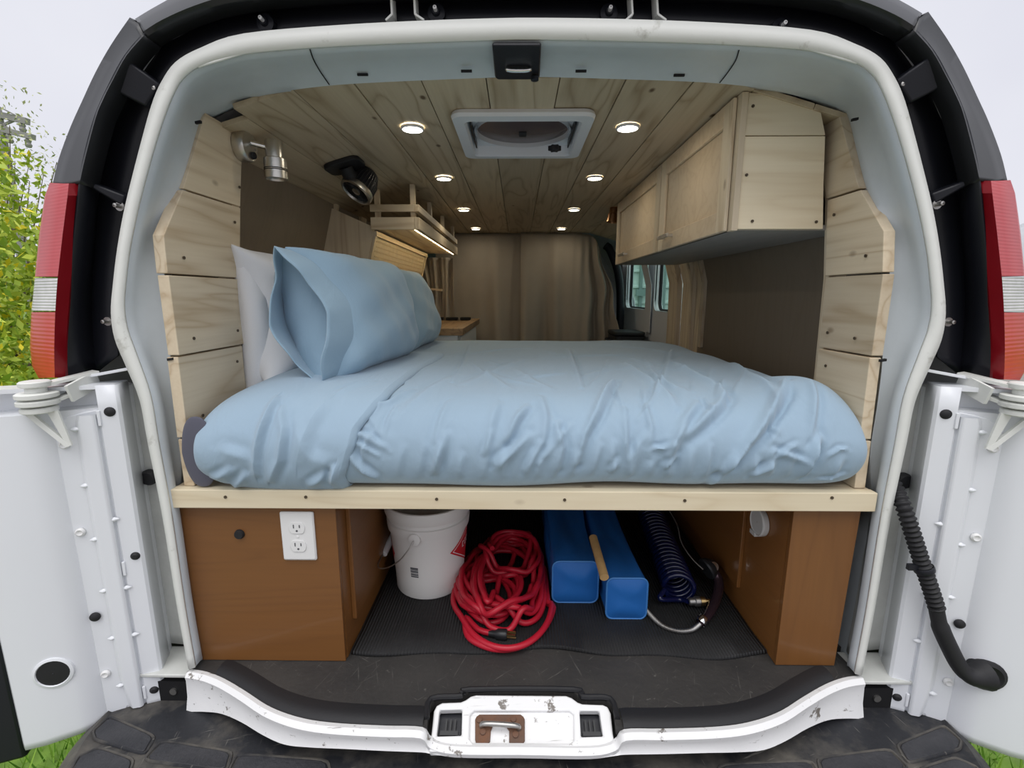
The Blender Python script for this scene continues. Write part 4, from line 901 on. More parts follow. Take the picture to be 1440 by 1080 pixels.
cp = P(1072, 734, x=.597); MB().lathe([(.033, 0), (.034, .004), (.034, .012), (.031, .015), (.029, .013), (.001, .013)], cp, (-1, 0, 0), 30).build('round_cap', M['greycap'], rcb, label='round grey screw cap')
MB().obox(cp+Vector((-.010, .012, -.034)), (.006, 0, 0), (0, .012, 0), (0, 0, .005)).build('cap_tab', M['greycap'], rcb)
sb = MB().box(-.397, .597, 1.285, 1.297, .002, .392).build('storage_divider', M['brown_x'], smooth=0); tag(sb, 'dark brown board closing the back of the storage bay under the bed', 'board')
# outlet plate
oc = P(420.5, 753, y=-.001); ol = thing('wall_outlet', oc, 'white duplex electrical outlet on the brown storage box', 'outlet')
pts = [oc+Vector((x, 0, z)) for x, z in rrect(.074, .115, .004, 3)]
pm = MB(); pm.loft([[p for p in pts], [p+Vector((0, -.003, 0)) for p in pts], [oc+(p-oc)*.93+Vector((0, -.006, 0)) for p in pts]], closed=True); k = len(pts); pm.f.append(tuple(range(2*k, 3*k)))
pm.build('plate', M['whiteplastic'], ol, smooth=20)
for dz in (.0215, -.0215):
    c = oc+Vector((0, -.006, dz)); o2 = []
    for i in range(32):
        a = 2*math.pi*i/32; o2.append(c+Vector((.0175*math.cos(a), 0, max(-.0135, min(.0135, .0175*math.sin(a))))))
    rc_ = MB().prism(o2, (0, -.002, 0)).build('receptacle', M['whiteplastic'], ol, bevel=.0006)
    q = MB()
    for dx, hh in ((-.0065, .0042), (.0065, .0034)): q.obox(c+Vector((dx, -.002, .004)), (.0011, 0, 0), (0, .0006, 0), (0, 0, hh))
    q.lathe([(.0024, 0), (.0024, .0006)], c+Vector((0, -.002, -.0065)), (0, -1, 0), 10, cap1=True)
    q.build('slots', M['ink'], rc_, smooth=0)
MB().lathe([(.003, 0), (.0028, .001), (.001, .0014)], oc+Vector((0, -.006, 0)), (0, -1, 0), 12, cap1=True).build('screw', M['whiteplastic'], ol)
# bucket --------------------------------------------------------------------------------------------
bc = Vector((-.258, .318, .006)); bk = thing('bucket', bc, 'white plastic bucket with wire handle beside the red cable', 'bucket')
H = .262; rb, rt = .096, .117; rr_ = lambda h: rb+(rt-rb)*h/H
pr = [(.001, .004), (rb-.004, .004), (rb, 0), (rb+.002, .004), (rr_(.05), .05), (rr_(.185), .185), (rr_(.186)+.005, .187), (rr_(.2)+.006, .200), (rr_(.22)+.005, .214), (rr_(.215)+.001, .216), (rr_(.22)+.001, .226), (rr_(.226)+.006, .228), (rt+.007, .240), (rt+.006, .252), (rt+.004, H), (rt, H+.001), (rt-.003, H-.004), (rr_(.2)-.003, .2), (rb-.003, .008), (.001, .008)]
MB().lathe(pr, bc, (0, 0, 1), 56).build('shell', M['bucket'], bk, smooth=35)
def bp(a, h, off=0): r_ = rr_(h)+off; return bc+Vector((r_*math.cos(a), r_*math.sin(a), h))
ea = R(-98)
MB().lathe([(.017, 0), (.017, .008), (.014, .010), (.001, .010)], bp(ea, .193, .003), (math.cos(ea), math.sin(ea), 0), 18).build('handle_lug', M['bucket'], bk)
p = bp(ea, .193, .016)
wire = cr_spline([p, p+Vector((-.012, -.006, -.02)), p+Vector((-.040, -.004, -.055)), p+Vector((-.078, .006, -.082)), p+Vector((-.105, .02, -.085)), bp(R(188), .100, .028), bp(R(180), .105, .026)], 6)
hd = MB().tube(wire, .0018, 6).build('wire_handle', M['steel'], bk)
MB().tube([bp(R(192), .098, .028), bp(R(150), .125, .028)], .010, 12).build('grip', M['whiteplastic'], hd)
def patch(a0, a1, h0, h1, fn=None, n=14):
    rows = []
    for j in range(n+1):
        h = h0+(h1-h0)*j/n; lo, hi = fn(j/n) if fn else (0, 1)
        rows.append([bp(a0+(a1-a0)*(lo+(hi-lo)*i/n), h, .0008) for i in range(n+1)])
    return MB().loft(rows)
# barcode: dark printed bars
m = MB()
for h0, h1 in ((.070, .074), (.0755, .0768), (.0775, .081), (.083, .0842), (.0855, .0902), (.0915, .0935), (.0945, .1005)): m.v, m.f = m.v, m.f; q = patch(R(-110), R(-97.5), h0, h1, n=4); m.add(q.v, q.f)
m.build('barcode', M['ink'], bk, smooth=0)
dia = lambda t: (.5-(.5-abs(t-.5)), .5+(.5-abs(t-.5)))
dia = lambda t: (abs(t-.5), 1-abs(t-.5))
patch(R(-48), R(42), .072, .190, dia, 20).build('diamond_print', M['redprint'], bk, smooth=80)
m = MB()
for sg in (1, -1):   # white keyline just inside the diamond edge
    rows = []
    for j in range(21):
        t = .5+sg*.46*j/20; e_ = abs(t-.5)
        rows.append([bp(R(-48)+R(90)*(e_+.05+.02*i), .072+.118*t, .0016) for i in (0, 1)])
    m.loft(rows)
m.build('diamond_keyline', M['print_white'], bk, smooth=80)
m = MB()
for k, (a0, h0, sh_) in enumerate(((-22, .128, 0), (-14, .130, 1), (-6, .132, 2), (2, .134, 3))):
    for q in (patch(R(a0), R(a0+1.6), h0, h0+.018, n=3), patch(R(a0), R(a0+5.5), h0+.015, h0+.018, n=3), patch(R(a0), R(a0+5.5), h0, h0+.003, n=3)): m.add([v_+Vector((v_.x-bc.x, v_.y-bc.y, 0)).normalized()*.0012 for v_ in q.v], q.f)
m.build('brand_lettering', M['print_white'], bk, smooth=0)
patch(R(178), R(215), .075, .165, dia, 12).build('diamond_print', M['redprint'], bk, smooth=80)
# red cable -----------------------------------------------------------------------------------------
rs = random.Random(11); pts = []
# small inner coil, low
def loop(cx_, cy_, rx, ry, z, a0, a1, n=22, tilt=0):
    o = []
    for i in range(n+1):
        a = a0+(a1-a0)*i/n; x, y = rx*math.cos(a), ry*math.sin(a)
        o.append(Vector((cx_+x*math.cos(tilt)-y*math.sin(tilt), cy_+x*math.sin(tilt)+y*math.cos(tilt), z+.012*math.sin(a*1.5+cx_*40))))
    return o
zc = .012; cable = [P(694, 891, z=.016), P(672, 886, z=.014), P(655, 870, z=.012)]
seq = []
for k in range(2): seq.append((-.036+rs.uniform(-.006, .006), .245+rs.uniform(-.012, .012), .136-.006*k+rs.uniform(-.006, .006), .225-.008*k+rs.uniform(-.01, .006), .012+.010*k, rs.uniform(-.12, .12)))
for k in range(6): seq.append((-.072+rs.uniform(-.014, .014), .235+rs.uniform(-.02, .02), .075+rs.uniform(-.014, .014), .10+rs.uniform(-.02, .02), .020+.009*k, rs.uniform(-.5, .5)))
for k in range(7): seq.append((-.018+rs.uniform(-.03, .03), .31+rs.uniform(-.03, .02), .10+rs.uniform(-.022, .014), .185+rs.uniform(-.035, .03), .040+.0085*k, rs.uniform(-.22, .30)))
for k in range(3): seq.append((-.035+rs.uniform(-.01, .03), .40+rs.uniform(-.02, .02), .075, .11+rs.uniform(-.02, .02), .105+.009*k, rs.uniform(-.5, .5)))
a = R(215); allp = list(cable)
for (cx_, cy_, rx, ry, z, tl) in seq:
    lp_ = loop(cx_, cy_, rx, ry, z, a, a+2*math.pi*.94, 20, tl); allp += lp_[1:]; a += 2*math.pi*.94
# relax heights: keep each pass above earlier passes it crosses
sp_ = resample(cr_spline(allp, 3), 2600); RAD = .0076
gridh = {}
for i, p in enumerate(sp_):
    key = (int(p.x/.012), int(p.y/.012)); hgt = 0
    for dx in (-1, 0, 1):
        for dy in (-1, 0, 1):
            q = gridh.get((key[0]+dx, key[1]+dy))
            if q and i-q[1] > 25: hgt = max(hgt, q[0])
    p.z = max(RAD+.008, min(hgt+RAD*.8 if hgt else RAD+.008, .115)); gridh[key] = (p.z, i)
for it in range(14):
    zs_ = [p.z for p in sp_]
    for i in range(2, len(sp_)-2): sp_[i].z = .25*zs_[i-1]+.5*zs_[i]+.25*zs_[i+1]
for p in sp_: p.x = min(p.x, .084 if p.y > .19 else .115); 
cb = thing('extension_cord', (-.03, .28, .005), 'long red extension cord heaped in loops on the ribbed mat', 'cord')
MB().tube(resample(sp_, 1700), RAD, 8).build('cable', M['red'], cb, smooth=80)
pe = sp_[0]; d = Vector((1, -.12, 0)).normalized(); s1 = Vector((-d.y, d.x, 0))
pg = MB(); pg.tube([pe-d*.012, pe+d*.004, pe+d*.010, pe+d*.030, pe+d*.034], [.007, .009, .013, .014, .012], 12); pg.build('plug', M['satin'], cb, smooth=50)
for o in (s1*.006, -s1*.006): MB().obox(pe+d*.044+o+Vector((0, 0, .004)), d*.011, s1*.0008, (0, 0, .0032)).build('prong', M['brass'], cb, smooth=0)
MB().tube([pe+d*.034-Vector((0, 0, .006)), pe+d*.056-Vector((0, 0, .006))], .0024, 8).build('prong', M['brass'], cb)
# blue bags -----------------------------------------------------------------------------------------
def bag(x0, x1, y0, y1, h, seed, label, yaw=0.0):
    rs = random.Random(seed); cx_, wd = (x0+x1)/2, (x1-x0); ph = [rs.uniform(0, 6) for _ in range(8)]
    b = thing('storage_bag', (cx_, y0, .006), label, 'bag', None); rings = []; NY = 70; sec_ = [q for k in range(0, len(rrect(1, 1, .16, 6))) for q in ((lambda A, B: [(A[0]+(B[0]-A[0])*t, A[1]+(B[1]-A[1])*t) for t in ((0,) if math.hypot(A[0]-B[0], A[1]-B[1]) < .2 else (0, .2, .4, .6, .8))])(rrect(1, 1, .16, 6)[k], rrect(1, 1, .16, 6)[(k+1) % 28]))]
    for i in range(NY+1):
        f = i/NY; y = y0+(y1-y0)*f; ring = []
        for k, (px_, pz_) in enumerate(sec_):
            a = math.atan2(pz_, px_)
            wr = .004*math.sin(f*9+ph[0]+3*a)+.004*math.sin(f*6+ph[1]-4*a)+.003*math.sin(f*13+ph[2]+6*a)
            wr *= min(1, f*8)
            sag = -.022*math.exp(-((f-.35)/.25)**2)*max(0, pz_)
            cre = -.012*math.exp(-((px_-.12*math.sin(f*9+ph[4]))/.10)**2)*(pz_ > .3)*min(1, f*7)
            ring.append(Vector((cx_+yaw*(y-y0)+px_*wd+wr*math.cos(a), y, .006+max(.0, (pz_+.5)*h+wr*math.sin(a)*.8+sag+cre))))
        rings.append(ring)
    m = MB().loft(rings, closed=True); n = len(sec_); m.f.append(tuple((NY)*n+k for k in range(n)))
    m.build('sleeve', M['nylon'], b, smooth=70)
    # end panel, bulging
    c = Vector((cx_, y0, .006+h/2)); em = MB(); rg = [rings[0]]
    for s_ in (.9, .75, .6, .45, .3, .15, .04): rg.append([c+(p-c)*s_+Vector((0, -.012*(1-s_**2)+.0035*math.sin((p-c).z*s_*70+(p-c).x*s_*25+ph[5])*(1-s_), 0)) for k, p in enumerate(rings[0])])
    em.loft(rg, closed=True); em.f.append(tuple(len(em.v)-n+k for k in range(n)))
    em.build('end_panel', M['nylon'], b, smooth=70)
    MB().tube(rings[0], .0026, 6, closed=True).build('piping', M['nylonpipe'], b)
    return b
bag(.097, .222, .215, .95, .125, 4, 'blue nylon bag beside the red cable, its end panel creased and sagging')
bag(.233, .338, .150, .95, .118, 8, 'blue nylon bag next to the coiled hose, with a taut square end panel')
a = P(834, 756, z=.175); b_ = P(850, 812, z=.142)
tag(MB().tube([b_, b_.lerp(a, .3), a], .0115, 16).build('wooden_dowel', M['dowel'], smooth=50), 'short round tan wooden dowel resting between the blue bags', 'dowel')
# coiled hose ---------------------------------------------------------------------------------------
ch = thing('coiled_hose', (.45, .35, .005), 'dark blue coiled hose with brass fitting on the mat', 'hose')
A0, A1 = Vector((.485, .66, .062)), Vector((.447, .215, .046)); path = []
turns = 21
for i in range(turns*20+1):
    f = i/(turns*20); c = A0.lerp(A1, f**.9); a = 2*math.pi*turns*f; r_ = .040
    ax_ = (A1-A0).normalized(); s1 = ax_.cross(Vector((0, 0, 1))).normalized(); s2 = s1.cross(ax_)
    path.append(c+s1*math.cos(a)*r_+s2*math.sin(a)*r_*.92)
e = path[-1]; f0 = P(968, 846, z=.03)
path += cr_spline([e, e+Vector((-.02, -.025, -.012)), P(955, 843, z=.022), f0], 8)[1:]
MB().tube(path, .0068, 8).build('coil_tube', M['navy'], ch, smooth=80)
fd = Vector((1, .05, .0)).normalized()
MB().lathe([(.007, 0), (.010, .002), (.010, .016), (.013, .018), (.013, .030), (.009, .032), (.009, .038)], f0, fd, 14, cap1=True).build('fitting', M['steel'], ch, smooth=35)
MB().lathe([(.012, 0), (.012, .012), (.006, .014), (.006, .030), (.001, .031)], f0+fd*.032, fd, 14).build('brass_nipple', M['brass'], ch, smooth=35)
# hand shower with metal hose
hsr = thing('hand_shower', (.50, .15, .005), 'chrome hand shower with flexible metal hose lying in front of the coiled hose', 'shower head')
hp = cr_spline([P(898, 842, z=.02), P(912, 862, z=.014), P(930, 879, z=.012), P(952, 887, z=.012), P(972, 886, z=.014), P(984, 878, z=.018)], 8)
hp = resample(hp, 180)
MB().tube(hp, [.0056+.0010*math.sin(i*2*math.pi/3) for i in range(180)], 10).build('metal_hose', M['steel'], hsr, smooth=60)
g0 = hp[-1]
gp = cr_spline([g0, P(994, 868, z=.024), P(1006, 845, z=.035), P(1011, 822, z=.055), P(1006, 806, z=.075), P(998, 798, z=.085)], 6)
MB().tube(gp, [.007+.006*min(1, i/10) for i in range(len(gp))], 14).build('handle', M['darkgrip'], hsr, smooth=70)
hc_ = gp[-1]; MB().lathe([(.012, -.02), (.020, -.012), (.030, .002), (.031, .010), (.028, .014), (.001, .014)], hc_, (-.75, -.25, -.3), 24, cap0=True).build('spray_head', M['satin'], hsr)
MB().lathe([(.013, -.004), (.014, 0), (.013, .006), (.002, .008)], hc_+Vector((.004, -.012, .010)), (.1, -.8, .5), 16).build('button', M['chrome'], hsr)
MB().lathe([(.012, 0), (.013, .004), (.013, .014), (.011, .018)], P(985, 876, z=.02), Vector((.6, .5, .4)), 16).build('collar', M['chrome'], hsr)
cpth = cr_spline([P(940, 716, y=.62), P(952, 738, y=.50), P(958, 762, y=.40), P(972, 784, y=.30), P(988, 800, y=.235)], 14)
m = MB()
for i, p in enumerate(resample(cpth, 90)): m.sphere(p, .0022, 6, 4)
tag(m.build('bead_chain', M['steel'], smooth=80), 'thin steel bead chain hanging down to the hand shower', 'chain')
# ================================================================== UPPER INTERIOR
# reading lamp on the left pillar board
lb = P(337, 206, x=-.70); rl = thing('reading_lamp', lb, 'brushed nickel swing-arm reading lamp on the pillar boards', 'lamp')
MB().lathe([(.036, 0), (.037, .004), (.037, .022), (.034, .027), (.001, .028)], lb, (1, 0, 0), 36).build('base', M['brushed'], rl, smooth=35)
for dy, dz, r_, mm_ in ((-.004, .006, .0035, 'steel'), (.018, -.004, .0035, 'steel')): MB().lathe([(r_, 0), (r_*.8, .002), (.0005, .0022)], lb+Vector((.028, dy, dz)), (1, 0, 0), 10).build('screw', M[mm_], rl)
MB().lathe([(.009, 0), (.008, .006), (.005, .008), (.0005, .008)], lb+Vector((.028, .006, -.020)), (1, 0, 0), 18).build('switch', M['rubber'], rl)
hd0 = P(385, 204, y=lb.y+.02); hd1 = P(389, 252, y=lb.y+.02)
MB().tube([lb+Vector((.026, .004, .010)), hd0+Vector((-.012, 0, -.006))], .0068, 12).build('arm', M['chrome'], rl)
ax_ = (hd1-hd0).normalized(); LH = (hd1-hd0).length
MB().lathe([(.001, -.010), (.020, -.010), (.021, -.008), (.021, LH*.40), (.0265, LH*.40), (.0275, LH*.42), (.0275, LH*.70), (.0268, LH*.705), (.0268, LH*.715), (.0275, LH*.72), (.0268, LH*.75), (.0268, LH*.76), (.0275, LH*.765), (.0275, LH*1.0), (.0255, LH*1.0), (.024, LH*.94), (.001, LH*.93)], hd0, ax_, 36).build('head', M['brushed'], rl, smooth=30)
m = MB()
for f in (.71, .755): m.lathe([(.0277, LH*f-.0011), (.0279, LH*f), (.0277, LH*f+.0011)], hd0, ax_, 36)
m.build('vent_slots', M['dark'], rl)
# small fan on the sloping cove
fc = PP(484, 230, cvP, cvN); fan = thing('clip_fan', fc, 'small black fan with silver grille ring on the sloping ceiling plank', 'fan')
e1 = Vector((0, 1, 0)); e2 = cvN.cross(e1).normalized()
e2 = e2 if e2.x > 0 else -e2
m = MB(); rc2 = rrect(.11, .12, .03, 6); m.prism([fc+e1*a*1.0+e2*b for a, b in rc2], cvN*.014); m.build('mount_plate', M['rubber'], fan, smooth=30, bevel=.003)
fh = P(502, 268, y=fc.y+.05)
fd = (Vector((-.42, -.45, -.79))).normalized()
m = MB(); m.tube([fc+cvN*.01, fc+cvN*.04+e1*.02, fh-fd*.05], [.022, .026, .02], 14); m.build('neck', M['rubber'], fan, smooth=60)
MB().lathe([(.001, -.085), (.028, -.085), (.038, -.075), (.046, -.045), (.049, -.012), (.049, 0)], fh, fd, 36).build('motor_cage', M['black'], fan, smooth=50)
m = MB()
for k in range(30):
    a = 2*math.pi*k/30; e3 = fd.orthogonal().normalized(); e4 = fd.cross(e3); r3 = e3*math.cos(a)+e4*math.sin(a)
    m.tube([fh-fd*.080+r3*.034, fh-fd*.045+r3*.050, fh-fd*.008+r3*.053], .0014, 5)
m.build('cage_ribs', M['satin'], fan, kind='stuff')
MB().lathe([(.048, -.008), (.055, -.008), (.057, 0), (.055, .010), (.048, .012), (.046, .004)], fh, fd, 40).build('grille_ring', M['brushed'], fan, smooth=40)
m = MB()
for k in range(36):
    a = 2*math.pi*k/36; r3 = e3*math.cos(a)+e4*math.sin(a); r4 = e3*math.cos(a+.35)+e4*math.sin(a+.35)
    m.tube([fh+fd*.004+r3*.014, fh+fd*.006+(r3+r4)*.5*.032, fh+fd*.004+r4*.047], .0011, 4)
m.build('grille_spokes', M['satin'], fan, kind='stuff')
MB().lathe([(.015, 0), (.014, .007), (.001, .009)], fh, fd, 20).build('hub_badge', M['brushed'], fan)
MB().lathe([(.047, -.002), (.001, -.004)], fh, fd, 30).build('fan_back', M['dark'], fan)
# roof vent
rv = thing('roof_vent', (CX, .48, 1.27), 'white square roof vent with smoked round fan cover', 'roof vent')
def ringp(hx, hy, z, r_): return [Vector((.0125+p, .48+q, z)) for p, q in rrect(2*hx, 2*hy, r_, 6)]
MB().loft([ringp(.178, .182, 1.289, .03), ringp(.181, .185, 1.280, .03), ringp(.178, .182, 1.272, .03), ringp(.150, .152, 1.270, .018), ringp(.146, .148, 1.275, .016), ringp(.142, .145, 1.312, .016)], closed=True).build('trim_frame', M['ventwhite'], rv, smooth=35)
m = MB(); q = ringp(.143, .146, 1.300, .016); hole = [Vector((.0125+.131*math.cos(R(a)), .48+.131*math.sin(R(a)), 1.300)) for a in range(0, 360, 8)]
m.prism(q, (0, 0, .01), [hole]); m.build('fan_shroud', M['ventwhite'], rv, smooth=30)
MB().lathe([(.136, -.008), (.136, .0), (.128, .002), (.128, -.008)], (.0125, .48, 1.300), (0, 0, 1), 48).build('fan_ring', M['ventwhite'], rv, smooth=40)
MB().lathe([(.129, 0), (.10, -.006), (.05, -.009), (.001, -.010)], (.0125, .48, 1.302), (0, 0, 1), 48).build('smoked_cover', M['smoke'], rv, smooth=60)
MB().box(.002, .024, .47, .50, 1.286, 1.294).build('motor', M['rubber'], rv, bevel=.002)
kp = P(780, 205, z=1.272); m = MB(); pt_ = []
for k in range(12):
    a = 2*math.pi*k/12; r_ = .020 if k % 2 == 0 else .013; pt_.append(kp+Vector((r_*math.cos(a), r_*math.sin(a), 0)))
m.prism(pt_, (0, 0, -.014)); m.build('crank_knob', M['rubber'], rv, bevel=.002)
for x in (-.138+.0125, .138+.0125): MB().obox((x, .48, 1.288), (.002, 0, 0), (0, .10, 0), (0, 0, .008)).build('side_slot', M['satin'], rv, smooth=0)
for u, v in ((686, 164), (771, 164)): pass
# puck lights
first = None
names = {0: 'nearest the van rear', 1: 'second from the van rear', 2: 'third from the van rear', 3: 'nearest the bulkhead curtain'}
pk_rim = None
for i, y in enumerate((.425, .980, 1.665, 2.39)):
    for sx, wd in ((-.287, 'pillow-side'), (.296, 'cabinet-side')):
        pk = thing('ceiling_light', (sx, y, 1.282), 'round recessed LED ceiling light, %s row, %s' % (wd, names[i]), 'light', 'recessed ceiling lights')
        if pk_rim is None:
            pk_rim = MB().lathe([(.031, .008), (.031, .003), (.029, .001), (.027, .001), (.026, .004)], (sx, y, 1.281), (0, 0, 1), 28).build('rim', M['ventwhite'], pk)
            pk_len = MB().lathe([(.0265, .003), (.016, .001), (.001, .0008)], (sx, y, 1.281), (0, 0, 1), 24).build('diffuser', M['puck'], pk)
            o1, o2 = pk_rim.location.copy(), pk_len.location.copy()
        else:
            for src, o in ((pk_rim, o1), (pk_len, o2)):
                c_ = src.copy(); COL.objects.link(c_); c_.parent = pk; c_.location = o
        ld_ = bpy.data.lights.new('puck_lamp', 'AREA'); ld_.shape = 'DISK'; ld_.size = .05; ld_.energy = .28; ld_.color = (1, .88, .68)
        lo_ = bpy.data.objects.new('puck_lamp', ld_); COL.objects.link(lo_); lo_.location = (0, 0, -.006); lo_.parent = pk
# hanging cabinet on the right ------------------------------------------------------------------------
wc = thing('wall_cabinet', (.62, .2, .99), 'pine hanging cabinet with two paneled doors below the ceiling', 'cabinet')
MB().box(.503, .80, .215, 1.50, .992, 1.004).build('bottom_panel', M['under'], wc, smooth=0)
pz_ = lambda x, z: Vector((x, .205, z))
MB().prism([pz_(.510, .994), pz_(.716, .994), pz_(.705, 1.10), pz_(.697, 1.196), pz_(.515, 1.196)], (0, .02, 0)).build('side_board', M['front'], wc, smooth=0, bevel=.001)
MB().prism([pz_(.515, 1.198), pz_(.697, 1.198), pz_(.680, 1.250), pz_(.62, 1.278), pz_(.517, 1.287)], (0, .02, 0)).build('side_board', M['front'], wc, smooth=0, bevel=.001)
for u, v in ((1059, 149), (1050, 246), (1058, 311), (1148, 312)): screw(P(u, v, y=.2035), wc, 'y')
MB().box(.500, .5145, .200, .2255, .990, 1.287).build('face_frame', M['pine_z'], wc, smooth=0, bevel=.001)
MB().box(.504, .512, .225, 1.50, 1.243, 1.288).build('top_rail', M['cabdoor'], wc, smooth=0)
MB().box(.504, .80, 1.49, 1.505, .992, 1.288).build('far_side_panel', M['pine_x'], wc, smooth=0)
for y0, y1 in ((.222, .765), (.775, 1.498)):
    z0, z1 = .992, 1.284; xf = .500
    d = MB().box(xf, xf+.010, y0, y1, z0, z1).build('door', M['cabdoor'], wc, smooth=0)
    for nm, b4 in (('stile', (y0, y0+.05, z0, z1)), ('stile', (y1-.05, y1, z0, z1)), ('rail', (y0+.05, y1-.05, z0, z0+.05)), ('rail', (y0+.05, y1-.05, z1-.05, z1))):
        MB().box(xf-.009, xf-.0002, *b4).build(nm, M['pine_z'] if nm == 'stile' else M['cabdoor'], d, smooth=0, bevel=.002)
    hy = P(935, 333, x=xf-.02).y if y0 < .5 else P(876, 358, x=xf-.02).y
    hz = P(935, 333, x=xf-.02).z if y0 < .5 else P(876, 358, x=xf-.02).z
    MB().bar((xf-.028, hy-.055, hz), (xf-.028, hy+.055, hz), .006, .012).build('handle', M['brushed'], d, bevel=.001)
    for s_ in (-.04, .04): MB().box(xf-.026, xf-.009, hy+s_-.004, hy+s_+.004, hz-.004, hz+.004).build('handle_post', M['brushed'], d, smooth=0)
# bronze spotlight past the cabinet
c = P(862, 303, y=1.62); sp2 = thing('spotlight', c, 'small bronze spotlight beyond the hanging cabinet', 'lamp')
MB().lathe([(.001, .05), (.020, .05), (.022, .045), (.022, .01), (.028, .006), (.030, -.035), (.027, -.035), (.025, -.02), (.001, -.018)], c, (.15, 0, 1), 24).build('head', M['copper'], sp2, smooth=35)
MB().tube([c+Vector((0, 0, .04)), c+Vector((.02, .0, .06)), Vector((c.x+.04, c.y, 1.28))], .006, 8).build('arm', M['copper'], sp2)
MB().lathe([(.03, 0), (.03, -.01), (.001, -.012)], (c.x+.04, c.y, 1.285), (0, 0, 1), 20).build('base', M['copper'], sp2)
# overhead shelf with LED strip on the left ----------------------------------------------------------
os_ = thing('overhead_shelf', (-.51, 1.07, 1.10), 'open pine overhead shelf with glowing LED strip under its front edge', 'shelf')
MB().box(-.605, -.425, 1.075, 2.30, 1.116, 1.126).build('shelf_board', M['pine_y'], os_, smooth=0)
MB().box(-.425, -.405, 1.062, 2.31, 1.108, 1.156).build('front_rail', M['pine_y'], os_, smooth=0, bevel=.001)
MB().box(-.425, -.405, 1.062, 2.31, 1.178, 1.206).build('upper_rail', M['pine_y'], os_, smooth=0, bevel=.001)
MB().box(-.606, -.426, 1.062, 1.078, 1.108, 1.156).build('end_rail', M['pine_x'], os_, smooth=0, bevel=.001)
MB().box(-.606, -.426, 1.062, 1.078, 1.178, 1.206).build('end_rail', M['pine_x'], os_, smooth=0, bevel=.001)
for x, y in ((-.432, 1.08), (-.432, 1.46), (-.432, 1.86), (-.432, 2.28), (-.58, 1.08)): MB().box(x-.011, x+.008, y, y+.022, 1.127, 1.288).build('upright', M['pine_z'], os_, smooth=0)
led = MB().box(-.432, -.4255, 1.09, 2.28, 1.1095, 1.1155).build('led_strip', M['led'], os_, smooth=0, label='glowing warm LED strip')
# furred-out kitchen wall with embossed panel
def kx(z): return -.597-.27*(1.11-z)
q = [Vector((kx(1.10), 1.085, 1.10)), Vector((kx(1.10), 2.22, 1.10)), Vector((kx(.66), 2.22, .66)), Vector((kx(.66), 1.085, .66))]
m = MB().prism(q, (-.012, 0, 0)); kw = m.build('trim_1', M['pine_y'], smooth=0, kind='structure'); kw['label'] = 'furred-out pine kitchen wall backing the embossed panel'
# embossed lattice of small scallops on the panel
m = MB(); nr, nc = 20, 46
for i in range(nr):
    for j in range(nc):
        z = 1.068-.020*i; y = 1.135+(j+(i % 2)*.5)*.0225
        c = Vector((kx(z)+.004, y, z)); m.add([c+Vector((-.001, -.0075, 0)), c+Vector((.001, 0, .006)), c+Vector((-.001, .0075, 0)), c+Vector((-.0025, 0, -.006)), c+Vector((.003, 0, 0))], [(0, 1, 4), (1, 2, 4), (2, 3, 4), (3, 0, 4)])
M['emb'] = wood('embossed_relief', (.52, .42, .28), (.40, .31, .19), 'y', knots=0); m.build('embossing', M['emb'], kw, smooth=0, kind='stuff')
q = [Vector((kx(1.082)+.001, 1.12, 1.082)), Vector((kx(1.082)+.001, 2.19, 1.082)), Vector((kx(.665)+.001, 2.19, .665)), Vector((kx(.665)+.001, 1.12, .665))]
MB().prism(q, (.002, 0, 0)).build('embossed_panel', M['lattice'], kw, smooth=0)
MB().bar((kx(1.095)+.006, 1.085, 1.095), (kx(1.095)+.006, 2.22, 1.095), .012, .020).build('top_rail', M['pine_y'], kw, smooth=0)
for y in (1.095, 2.205): MB().bar((kx(1.10)+.004, y, 1.10), (kx(.66)+.004, y, .66), .022, .012, (1, 0, 0)).build('stile', M['pine_z'], kw, smooth=0)
# end board between furring and wall
MB().prism([Vector((kx(1.12)-.004, 1.083, 1.12)), Vector((-.78, 1.083, 1.20)), Vector((-.84, 1.083, .9)), Vector((-.84, 1.083, .65)), Vector((kx(.65)-.004, 1.083, .65))], (0, .014, 0)).build('end_board', M['pine_z'], kw, smooth=0)
# ledge on the kitchen side
MB().bar(P(590, 405, y=2.40), P(622, 408, y=2.40), .05, .014).build('ledge', M['pine_x'], kw, smooth=0, bevel=.001)
# curtains -------------------------------------------------------------------------------------------
def curtain(name, label, x0, x1, z0, z1, yb, fn, n=170, k=40, group='curtains at the front of the sleeping area'):
    rows = []
    for i in range(k+1):
        f = i/k; z = z1+(z0-z1)*f
        rows.append([Vector(fn(x0+(x1-x0)*j/n, z, f, j/n)) for j in range(n+1)])
    o = MB().loft(rows).build(name, M['curtain'], smooth=85, solid=.002); tag(o, label, 'curtain'); return o
def sfold(x, seed, amp):
    return amp*(math.sin(x*17+seed)+.6*math.sin(x*31+seed*2.1)+.35*math.sin(x*53+seed*.7))
def f1(x, z, f, t):
    a = .006+.030*f**1.3; g_ = .3+.9*max(0, math.sin((x+.35)*4))**2
    return (x+.01*math.sin(z*5), 2.625+sfold(x, 1.3, a*g_)+.02*f*math.sin(x*6)-.03*math.exp(-((x-.0)/.035)**2)*f, z)
curtain('bulkhead_curtain', 'taupe cloth bulkhead curtain, the panel beside the kitchen counter', -.60, .035, .45, 1.286, 2.63, f1)
